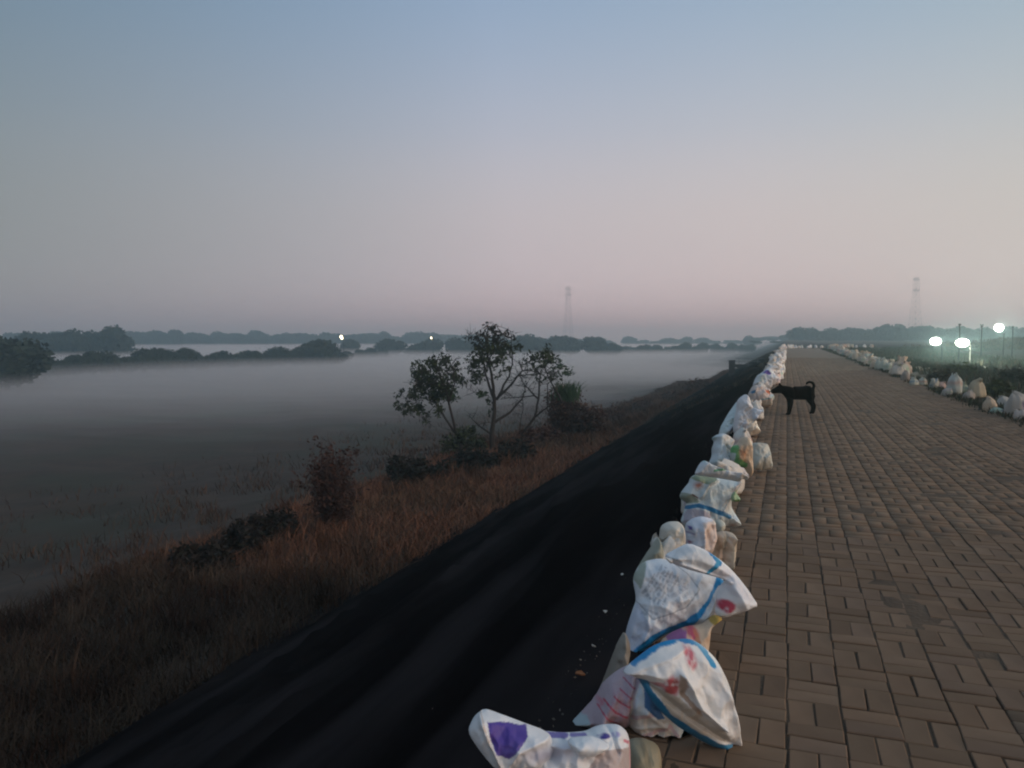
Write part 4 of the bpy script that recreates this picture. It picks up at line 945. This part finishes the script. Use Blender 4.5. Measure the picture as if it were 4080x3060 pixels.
# D2
r = sack_root(C1, 1540, 300, 4.9, 'upright white and pink cream sack with small purple marks behind the pointed flap')
traced('sack_body', r, C1, [(1452, 140), (1500, 100), (1560, 87), (1640, 110), (1644, 170), (1652, 222), (1630, 300), (1600, 360), (1590, 430), (1480, 440), (1455, 300)], 4.9, (.66, .68, .74),
       [('poly', [(1535, 120), (1650, 105), (1660, 240), (1610, 330), (1540, 290)], (.72, .58, .50)), ('poly', [(1462, 145), (1486, 145), (1486, 168), (1466, 165)], (.10, .08, .32)), ('line', [(1458, 182), (1488, 190)], 5, (.3, .26, .4), 1), ('ell', 1466, 244, 18, 14, (.35, .12, .18), 1.2), ('line', [(1545, 110), (1560, 95), (1600, 100)], 9, (.84, .85, .9)), ('line', [(1645, 205), (1648, 235)], 6, (.8, .78, .8))],
       thick=.09, seed=63, lean=.15, step=6, wr=1.5, creases=[([(1535, 130), (1540, 300)], 12, .03)])
# D3
r = sack_root(C1, 1700, 330, 4.95, 'pleated beige sack at the path side behind the pointed flap')
traced('sack_body', r, C1, [(1640, 190), (1700, 178), (1762, 196), (1776, 262), (1766, 350), (1742, 412), (1680, 440), (1590, 420), (1590, 320), (1630, 250)], 4.95, (.54, .44, .34), [('line', [(1690, 200), (1650, 300)], 12, (.36, .29, .21), .7), ('line', [(1740, 230), (1720, 390)], 14, (.66, .56, .42), .8), ('soft', 1660, 330, 20, 40, (.5, .3, .22), .6)],
       thick=.09, seed=65, lean=.15, step=6, wr=1.5, creases=[([(1700, 190), (1660, 400)], 9, -.03), ([(1740, 220), (1715, 400)], 9, .03), ([(1668, 240), (1630, 380)], 9, .02)])
r = sack_root(C1, 1670, 160, 5.3, 'small pale knotted sack top tucked beside the blue striped teal sack')
traced('sack_body', r, C1, [(1640, 112), (1680, 108), (1700, 130), (1698, 170), (1670, 186), (1642, 180)], 5.3, (.60, .58, .48), [], thick=.05, seed=67, lean=.1, step=5, floor=False)
# E: teal sack with blue stripe
r = sack_root(C10, 700, 1500, 5.7, 'pale teal sack with a slanting blue stripe and an orange smudge')
traced('sack_body', r, C10, [(370, 930), (440, 885), (600, 900), (900, 960), (1060, 980), (1128, 1000), (1100, 1060), (1045, 1135), (1000, 1200), (965, 1290), (965, 1370), (1010, 1450), (1100, 1590), (1112, 1640), (1000, 1665), (880, 1650), (700, 1760), (400, 1760), (225, 1585), (260, 1480), (290, 1370), (320, 1300), (240, 1262), (214, 1205), (240, 1140), (300, 1060), (350, 1005)], 5.7,
       (.60, .67, .67), [('poly', [(360, 940), (450, 880), (720, 920), (720, 980), (560, 1060), (420, 1000)], (.26, .31, .19)), ('soft', 430, 1060, 60, 50, (.48, .17, .10), .95), ('poly', [(230, 1150), (330, 1180), (430, 1250), (460, 1310), (300, 1310), (210, 1230)], (.30, .34, .27)), ('line', [(350, 1190), (430, 1240)], 9, (.14, .06, .05), 1),
                         ('line', [(310, 1370), (440, 1350), (600, 1405), (760, 1470), (880, 1510)], 31, (.015, .18, .36)), ('poly', [(260, 1480), (300, 1400), (450, 1400), (620, 1480), (600, 1560), (250, 1600)], (.44, .41, .46)),
                         ('soft', 850, 1300, 120, 160, (.58, .52, .44), .7), ('soft', 1000, 1520, 70, 50, (.34, .45, .60), .85), ('line', [(1060, 1000), (960, 1110), (870, 1240)], 26, (.72, .62, .54)), ('ell', 1065, 1010, 30, 16, (.16, .15, .12), 1.5), ('poly', [(950, 1150), (1040, 1110), (1110, 1260), (990, 1300)], (.30, .42, .22)),
                         ('soft', 960, 1630, 60, 30, (.42, .24, .18), .7), ('soft', 700, 1080, 120, 60, (.36, .42, .44), .6)],
       thick=.13, seed=71, lean=.25, step=7, creases=[([(720, 980), (560, 1050), (470, 1240)], 24, .03), ([(1060, 1000), (960, 1110), (870, 1250)], 22, .04), ([(480, 1250), (620, 1500)], 30, -.02)])
traced('folded_top', r, C10, [(425, 885), (480, 770), (520, 710), (556, 685), (610, 715), (660, 750), (790, 790), (900, 845), (1000, 850), (1160, 880), (1230, 930), (1210, 965), (1120, 950), (1100, 1000), (900, 960), (700, 930), (520, 905)], 5.5,
       (.66, .70, .72), [('line', [(690, 850), (850, 835)], 17, (.16, .38, .25)), ('soft', 560, 700, 30, 30, (.45, .68, .68), .8), ('soft', 1000, 870, 120, 40, (.66, .58, .54), .6), ('soft', 1100, 930, 60, 20, (.3, .24, .17), .8)], thick=.035, bulge=.02, seed=73, lean=.3, floor=False, creases=[([(560, 700), (760, 820), (1100, 900)], 24, .03)])
traced('green_corner', r, C10, [(965, 1200), (1020, 1130), (1050, 1160), (1110, 1260), (1080, 1285), (975, 1290)], 5.52, (.34, .46, .26), [('line', [(1000, 1275), (1100, 1270)], 14, (.16, .3, .08))], thick=.01, bulge=.03, seed=75, floor=False)
# I: grey white sack left
r = sack_root(C10, 800, 760, 8.2, 'crumpled pale grey sack with a cream top hanging towards the black sheeting')
traced('sack_body', r, C10, [(678, 352), (760, 300), (840, 282), (930, 320), (1020, 398), (985, 470), (960, 560), (990, 700), (985, 800), (900, 860), (700, 830), (630, 735), (690, 610), (686, 500), (725, 400)], 8.2, (.60, .66, .68),
       [('poly', [(800, 330), (930, 310), (1020, 400), (960, 470), (820, 500)], (.66, .63, .58)), ('soft', 690, 350, 30, 30, (.3, .46, .42), .8), ('poly', [(860, 640), (940, 620), (980, 780), (900, 790)], (.28, .35, .34)), ('soft', 740, 720, 90, 40, (.38, .46, .44), .7)], thick=.13, seed=81, lean=.3, step=9, creases=[([(820, 500), (850, 640), (960, 780)], 16, .05), ([(850, 480), (960, 600)], 12, -.04)])
# G
r = sack_root(C10, 1150, 850, 8.1, 'tan sack with an orange brown smudge and a bright green edge, standing upright')
traced('sack_body', r, C10, [(1050, 440), (1110, 350), (1170, 325), (1232, 345), (1262, 420), (1280, 500), (1276, 640), (1290, 820), (1280, 880), (1240, 940), (1190, 890), (1140, 780), (1010, 780), (960, 640), (965, 480)], 7.95, (.62, .47, .32),
       [('poly', [(960, 460), (1045, 455), (1040, 660), (1170, 730), (1170, 790), (990, 790), (950, 640)], (.13, .40, .14)), ('soft', 1090, 590, 75, 95, (.38, .15, .055), .95), ('soft', 1180, 900, 60, 60, (.60, .42, .32), .6), ('poly', [(960, 560), (1000, 580), (990, 780), (950, 700)], (.55, .6, .55))], thick=.12, seed=83, lean=.2, step=9)
# white bit below G
r = sack_root(C10, 1100, 880, 7.6, 'small pinkish white sack corner at the foot of the green edged tan sack')
traced('sack_body', r, C10, [(985, 790), (1130, 775), (1180, 850), (1240, 930), (1180, 955), (1060, 930), (980, 880), (900, 880), (880, 820)], 7.45, (.68, .62, .60), [], thick=.07, seed=85, lean=.3, step=9)
# H
r = sack_root(C10, 1420, 800, 8.6, 'square pale sack lying out on the paving right of the row')
traced('sack_body', r, C10, [(1262, 430), (1380, 425), (1498, 440), (1530, 520), (1548, 620), (1584, 790), (1520, 818), (1400, 822), (1290, 815), (1250, 640)], 8.6, (.58, .56, .48),
       [('soft', 1380, 480, 100, 40, (.44, .38, .3), .8), ('soft', 1540, 780, 40, 30, (.7, .74, .68), .8), ('line', [(1300, 435), (1480, 440)], 8, (.3, .36, .30))], thick=.10, seed=87, lean=.45, step=9, creases=[([(1400, 700), (1420, 820)], 14, -.03)])
# J: big pale sack
r = sack_root(C11, 600, 1900, 11.7, 'tall blank white sack with a cream square foot, largest in the middle of the row')
traced('sack_body', r, C11, [(408, 1172), (470, 1100), (562, 1043), (615, 1090), (645, 1160), (682, 1270), (720, 1400), (760, 1560), (790, 1640), (860, 1760), (820, 1790), (600, 1880), (420, 1860), (330, 1740), (360, 1500), (400, 1330)], 11.7, (.74, .72, .72),
       [('poly', [(520, 1540), (740, 1540), (860, 1780), (560, 1870)], (.76, .68, .56)), ('soft', 450, 1700, 60, 60, (.46, .38, .42), .5)], thick=.16, seed=91, wr=1.7, lean=.25, step=11)
traced('sack_flap', r, C11, [(690, 1290), (800, 1330), (895, 1375), (880, 1412), (800, 1470), (765, 1560), (700, 1540)], 11.4, (.76, .76, .78), [], thick=.02, bulge=.05, seed=92, wr=1.7, floor=False, step=10)
r = sack_root(C11, 250, 1700, 12.1, 'pale aqua sack slumped over the sheeting edge with a dark red mark')
traced('sack_body', r, C11, [(280, 1355), (340, 1270), (410, 1172), (420, 1350), (400, 1600), (300, 1800), (180, 1880), (60, 1840), (100, 1660), (170, 1540), (230, 1430)], 12.0, (.64, .74, .74), [('poly', [(340, 1470), (378, 1462), (365, 1560), (310, 1640), (290, 1600)], (.10, .035, .05)), ('soft', 250, 1760, 60, 60, (.24, .25, .42), .8)], thick=.14, seed=93, wr=1.7, lean=.3, step=11)
# L2
r = sack_root(C11, 850, 1250, 16.4, 'pinkish sack with a small orange square and teal bands, beside the dog')
traced('sack_body', r, C11, [(612, 1062), (650, 980), (700, 890), (800, 870), (900, 920), (1030, 950), (1020, 1010), (1080, 1060), (1112, 1140), (1060, 1190), (1072, 1260), (1020, 1280), (900, 1282), (700, 1265), (660, 1180)], 16.4, (.66, .55, .49),
       [('poly', [(880, 1000), (970, 1005), (980, 1085), (910, 1080)], (.62, .16, .06)), ('poly', [(640, 1010), (715, 1000), (700, 1070), (650, 1060)], (.04, .16, .28)), ('line', [(780, 1200), (970, 1170)], 10, (.10, .26, .28)), ('poly', [(980, 1090), (1090, 1070), (1115, 1150), (1060, 1190), (960, 1160)], (.62, .70, .66)), ('soft', 740, 1230, 60, 30, (.34, .36, .28), .8), ('poly', [(820, 1225), (1060, 1200), (1075, 1270), (900, 1285)], (.72, .68, .58))], thick=.2, seed=95, wr=1.7, lean=.3, step=12)
r = sack_root(C11, 950, 880, 22.5, 'white sack with a purple patch and peaked top just beyond the dog')
traced('sack_body', r, C11, [(700, 890), (740, 780), (790, 690), (860, 650), (960, 568), (1020, 592), (1090, 660), (1225, 770), (1140, 835), (1060, 880), (1090, 892), (1000, 960), (840, 960)], 22.0, (.70, .71, .72),
       [('poly', [(860, 660), (935, 600), (1020, 690), (960, 722), (900, 690)], (.15, .09, .36)), ('ell', 1150, 792, 34, 14, (.25, .2, .42), 1), ('soft', 830, 790, 60, 80, (.50, .52, .42), .9)], thick=.22, seed=97, wr=1.7, lean=.3, step=12)

# generic loosely closed sacks for the rest of the rows
def gen_sack(seed):
    g = np.random.default_rng(seed); ns = 26; rings = []
    spine_b = g.uniform(-.5, .9); dirb = g.uniform(0, 6.28); W = g.uniform(.17, .23); Dp = g.uniform(.12, .16); H = g.uniform(.26, .36)
    nk = g.uniform(.55, .8); prof = [(0, .7, .8), (.03, .95, 1), (.15, 1.05, 1.1), (.4, 1.02, 1.05), (.65, .95, .95), (.85, .82, .78), (.98, nk, .55), (1.05, nk*.95, .42), (1.14, nk*1.05, .33), (1.24, nk*1.15, .24), (1.32, nk*1.1, .14), (1.36, nk, .05)]
    fl = 1 if g.random() < .4 else .45; p = np.array([0., 0., 0.]); V = []; ph = g.uniform(0, 6, 4); prev = 0
    for (t, a, b) in prof:
        dt = (t-prev)*H; prev = t
        k = max(0, t-.85)*spine_b*2.6
        p = p + np.array([math.cos(dirb)*math.sin(k)*dt*1.3, math.sin(dirb)*math.sin(k)*dt*1.3, max(-.3, math.cos(k))*dt*(fl if t > 1 else 1)])
        for j in range(ns):
            q = 2*math.pi*j/ns; wr = 1 + .07*math.sin(3*q+ph[0]+t*4) + .05*math.sin(7*q+ph[1]+t*3) + (.10 if t > .6 else .03)*math.sin(9*q+ph[2]) + g.normal()*.015
            V.append((p[0]+math.cos(q)*W*a*wr, p[1]+math.sin(q)*Dp*b*wr*1.15, p[2]+.012+(.012*math.sin(2*q+ph[3])+.016*math.sin(5*q+ph[0]))*(t > .5)*t))
    n = len(prof); Fs = [(i*ns+j, i*ns+(j+1) % ns, (i+1)*ns+(j+1) % ns, (i+1)*ns+j) for i in range(n-1) for j in range(ns)] + [tuple(range(ns-1, -1, -1))]
    V = np.array(V); V[:, 2] = np.maximum(V[:, 2], .0)
    c = np.tile(np.array([1., 1, 1]), (len(V), 1))
    st = g.integers(4); q = np.arctan2(V[:, 1], V[:, 0])
    pc = [(.25, .45, .75), (.9, .55, .5), (.55, .8, .6), (.5, .45, .8)][int(g.integers(4))]
    if st == 0: w = ((V[:, 2] > .20) & (V[:, 2] < .25)).astype(float)
    elif st == 1: w = ((np.abs(q-1) < .5) & (V[:, 2] > .08) & (V[:, 2] < .2)).astype(float)
    elif st == 2: w = (np.abs(V[:, 0]*.8+V[:, 2]-.25) < .025).astype(float)
    else: w = np.zeros(len(V))
    c = c*(1-.8*w[:, None])+np.array(pc)*.8*w[:, None]
    me = mesh_np('sandbag', V, Fs, True, c); me.materials.append(M['sack_far']); return me
GS = [gen_sack(100+i) for i in range(9)]
TINTS = [((.74, .72, .70), 'white'), ((.70, .62, .54), 'cream'), ((.62, .66, .67), 'pale grey'), ((.70, .58, .52), 'pinkish'), ((.52, .60, .58), 'grey green'), ((.60, .50, .40), 'beige')]
def put_sack(x, y, sc, tint, label, group, z=0., i=None, rot=None, tilt=0.):
    o = bpy.data.objects.new('sandbag', GS[int(rng.integers(9)) if i is None else i]); COL.objects.link(o)
    o.location = (x, y, z); o.scale = (sc*rng.uniform(.9, 1.1), sc*rng.uniform(.9, 1.1), sc*rng.uniform(.9, 1.15))
    o.rotation_euler = (rng.uniform(-.12, .12)+tilt, rng.uniform(-.12, .12), rng.uniform(0, 6.28) if rot is None else rot); o.color = (*tint, 1)
    return tag(o, label, 'sandbag', group)
GLf = 'sandbags along the left edge of the path'
# low sacks wedged between the big ones
for (y, u_, lab) in [(4.3, -.62, 'low dusty sack wedged behind the text printed sack'), (7.6, -.5, 'low sack wedged between the teal striped sack and the green edged one'),
                     (6.6, -.66, 'low sack on the sheeting side just beyond the teal striped sack'), (10.2, -.5, 'low sack in the gap behind the green edged tan sack'), (13.3, -.6, 'low sack hard against the far side of the tall blank white sack'), (17.8, -.6, 'low sack on the sheeting side beyond the pinkish sack'), (21.0, -.6, 'low sack tucked in front of the purple patched peaked sack'), (14.6, -.5, 'low sack behind the tall blank white sack'), (19.2, -.45, 'low sack behind the pinkish sack beside the dog')]:
    put_sack(u_, y, .8, (.62, .58, .52), lab, GLf)
y = 25.2; k = 0
while y < 120:
    t, nm = TINTS[[0, 1, 3, 0, 1, 5, 0, 3][int(rng.integers(8))]]
    put_sack(-.42+rng.uniform(-.16, .16)+float(bend(y)), y, rng.uniform(.95, 1.35), t, ('pale sandbag in the packed far stretch of the left row beyond the dog' if k > 3 else 'sandbag %s behind the white one with the purple patch and peaked top' % ('directly', 'second', 'third', 'fourth')[k]), 'sandbags packed along the far left edge')
    y += .52 if y < 60 else .75; k += 1
# right row: the ones that read singly
C4b = (3500, 1400, 580/2212)
RG = 'sandbags along the right edge of the path'
for (cx, by, hp, ti, lab) in [(2090, 985, 420, (.52, .50, .50), 'tall dim grey sack rising at the right edge of the view'), (2190, 1040, 190, (.62, .55, .55), 'pinkish sack lying low at the right edge of the view'), (2030, 940, 230, (.50, .52, .55), 'blue grey sack leaning at the foot of the tall dim one'),
                              (1690, 905, 240, (.68, .55, .44), 'short pink cream sack standing alone right of the tall pair'), (1800, 935, 110, (.40, .56, .52), 'tiny teal white sack right next to the short pink cream one'),
                              (1500, 700, 320, (.58, .53, .42), 'tall beige sack, right one of the tall pair'), (1370, 740, 170, (.42, .38, .36), 'dull brown grey sack at the foot of the tall beige one'), (1150, 655, 350, (.56, .64, .66), 'tall pale blue sack, left one of the tall pair'), (1050, 670, 130, (.5, .48, .5), 'low grey sack at the foot of the tall pale blue one'), (1290, 620, 180, (.44, .50, .40), 'greenish sack between the tall pair'),
                              (950, 560, 120, (.60, .45, .45), 'small pinkish sack left of the tall pale blue one'), (850, 560, 170, (.48, .49, .46), 'grey sack two to the left of the tall pale blue one'), (670, 510, 130, (.58, .60, .57), 'pale folded sack in the low heap near the curled grey one'), (540, 515, 150, (.52, .57, .55), 'greenish white sack at the left of the low heap'),
                              (410, 440, 170, (.36, .33, .33), 'dark curled grey sack on the path edge'), (440, 330, 160, (.60, .54, .50), 'cream sack top standing behind the dark curled one'), (310, 370, 80, (.80, .66, .56), 'small bright peach sack left of the dark curled one'),
                              (620, 300, 80, (.58, .58, .48), 'small pale yellow sack on the verge behind the low heap'), (740, 300, 70, (.5, .52, .46), 'small greyish sack right of the pale yellow one'), (130, 290, 90, (.5, .62, .58), 'small teal white sack next along to the left of the peach one')]:
    X_, Y_ = C4b[0]+C4b[2]*cx, C4b[1]+C4b[2]*by
    p = on_z(X_, Y_, 0.0); 
    if p[0] > 4.9: p = on_z(X_, Y_, -.12)
    D = (p-CP)@FW; hm = hp*C4b[2]/F*D; o = put_sack(p[0], p[1], 1, tuple(q*k_ for q, k_ in zip(ti, (.68, .62, .53))), lab, RG, z=float(p[2])-.02)
    zz = max(v.co.z for v in o.data.vertices); sz = hm/zz; o.scale = (max(.7, min(1.05, sz*.75)), max(.75, min(1.2, sz*.8)), sz)
for q, y in enumerate((15.5, 16.9, 18.3, 19.7)):
    put_sack(4.45+rng.uniform(-.1, .3), y, .8, (.42, .38, .33), 'dull low sack among verge weeds behind the right row, %s of four' % ('nearest', 'second nearest', 'third', 'farthest')[q], 'low sacks among the weeds on the right verge', z=-.05)
y = 30
while y < 112:
    if fbm(np.array(y*.35), np.array(4.))*1. > .36:
        for q in range(1 + (rng.random() < .45)):
            wide = float(sstep(40, 104, y))*.9
            put_sack(4.15+wide+rng.uniform(-.1, .45)+float(bend(y)), y+rng.uniform(-.2, .2), rng.uniform(.95, 1.5), tuple(q*k_ for q, k_ in zip(TINTS[int(rng.integers(5))][0], (.70, .62, .52))), 'pale sandbag in the distant stretch of the right hand row', 'sandbags in the distant right row', z=-.03)
    y += .8
# bushes behind the right row
for (x, yb, hpx, w, cols, lab) in [(3962, 1600, 140, 1.5, GRN, 'dark green leafy bush behind the right row near the right edge'), (3752, 1535, 90, 1.5, [(.045, .035, .022), (.03, .028, .018)], 'brown leafy bush behind the low heap of sacks'), (3818, 1500, 80, 1.7, GRN, 'dark green bush on the verge below the middle floodlight'),
                                   (4050, 1540, 120, 1.8, [(.05, .045, .03), (.03, .035, .02)], 'olive brown bush at the right edge of the view'), (3585, 1470, 55, 1.6, GRN, 'low green bush on the verge in the middle distance'), (3640, 1460, 50, 1.6, [(.04, .036, .022), (.025, .035, .018)], 'low brownish bush right of the low green one')]:
    p = on_z(x, yb, -.2); D = (p-CP)@FW; shrub('verge_bush', (p[0], p[1], -.2), w*1.2, hpx/F*D*.8, 30, 2000, M['drystem'], cols, lab, 'bush', 'bushes on the right verge', lsize=.085, upright=.4)
# weeds at the foot of the right row
n = 5000; Y = 13+60*rng.random(n)**1.4; u = rng.normal(4.0, .12, n); P = np.stack([u+.9*sstep(40, 104, Y)*1.0, Y, np.full(n, -.01)], -1); k = fbm(Y*.5, Y*0+2, 2) > .34; P = P[k]
v, f, cc = blades(P, rng.uniform(.03, .13, len(P)), .015+.0006*P[:, 1], tint_cols(len(P), [(.03, .04, .02), (.05, .035, .022), (.025, .03, .02)]), .9)
tag(link('edge_weeds', mesh_np('edge_weeds', v, f, False, cc), M['dry']), 'short weeds along the right edge of the paving', 'weeds', kind='stuff')

# small litter on the sheeting
for (x, y, s_, mt, lab) in [(2410, 2440, .015, 'litter', 'tiny pale scrap on the black sheeting level with the blue edged sack'), (2479, 2292, .014, 'litter', 'tiny pale scrap higher on the sheeting near the text printed sack'), (2311, 2690, .028, 'orange', 'orange brown leaf on the sheeting left of the red striped sack'),
                            (2035, 2870, .018, 'orange', 'brown leaf on the sheeting just above the purple patch'), (2365, 2580, .012, 'litter', 'tiny grey scrap on the sheeting beside the broad blue stripe')]:
    p = on_z(x, y, -.3)
    for _ in range(6):
        z = (min(-.75, p[0])+.75)*.5+.05; p = on_z(x, y, z)
    b = MB(); a = rng.uniform(0, 3); V = [(math.cos(a+t)*s_*q, math.sin(a+t)*s_*q*.7, rng.uniform(.004, .015)) for t, q in ((0, 1), (1.2, .7), (2.4, 1), (3.6, .8), (5, .9))]
    V += [(x_*.9, y_*.9, z_-.006) for (x_, y_, z_) in V]; b.add(V, [(0, 1, 2, 3, 4), (9, 8, 7, 6, 5)]+[(i, i+5, (i+1) % 5+5, (i+1) % 5) for i in range(5)])
    o = b.build('leaf_scrap' if mt == 'orange' else 'litter_scrap', M[mt]); o.location = tuple(p); tag(o, lab, 'leaf' if mt == 'orange' else 'litter')
# grit along the crest
n = 900; Yp = 1+14*rng.random(n)**1.3; up = -.8-.9*rng.random(n)**1.5; zp = (up+.75)*.5+.045
v, f, cc = quads_cloud(np.stack([up, Yp, zp], -1), .011, tint_cols(n, [(.16, .14, .12), (.08, .07, .06)]), asp=1.2)
tag(link('grit', mesh_np('grit', v, f, False, cc), M['dry']), 'scattered pale grit on the top of the black sheeting', 'grit', kind='stuff')
print('tris', sum(len(m_.polygons) for m_ in bpy.data.meshes), 'objs', len(bpy.data.objects))
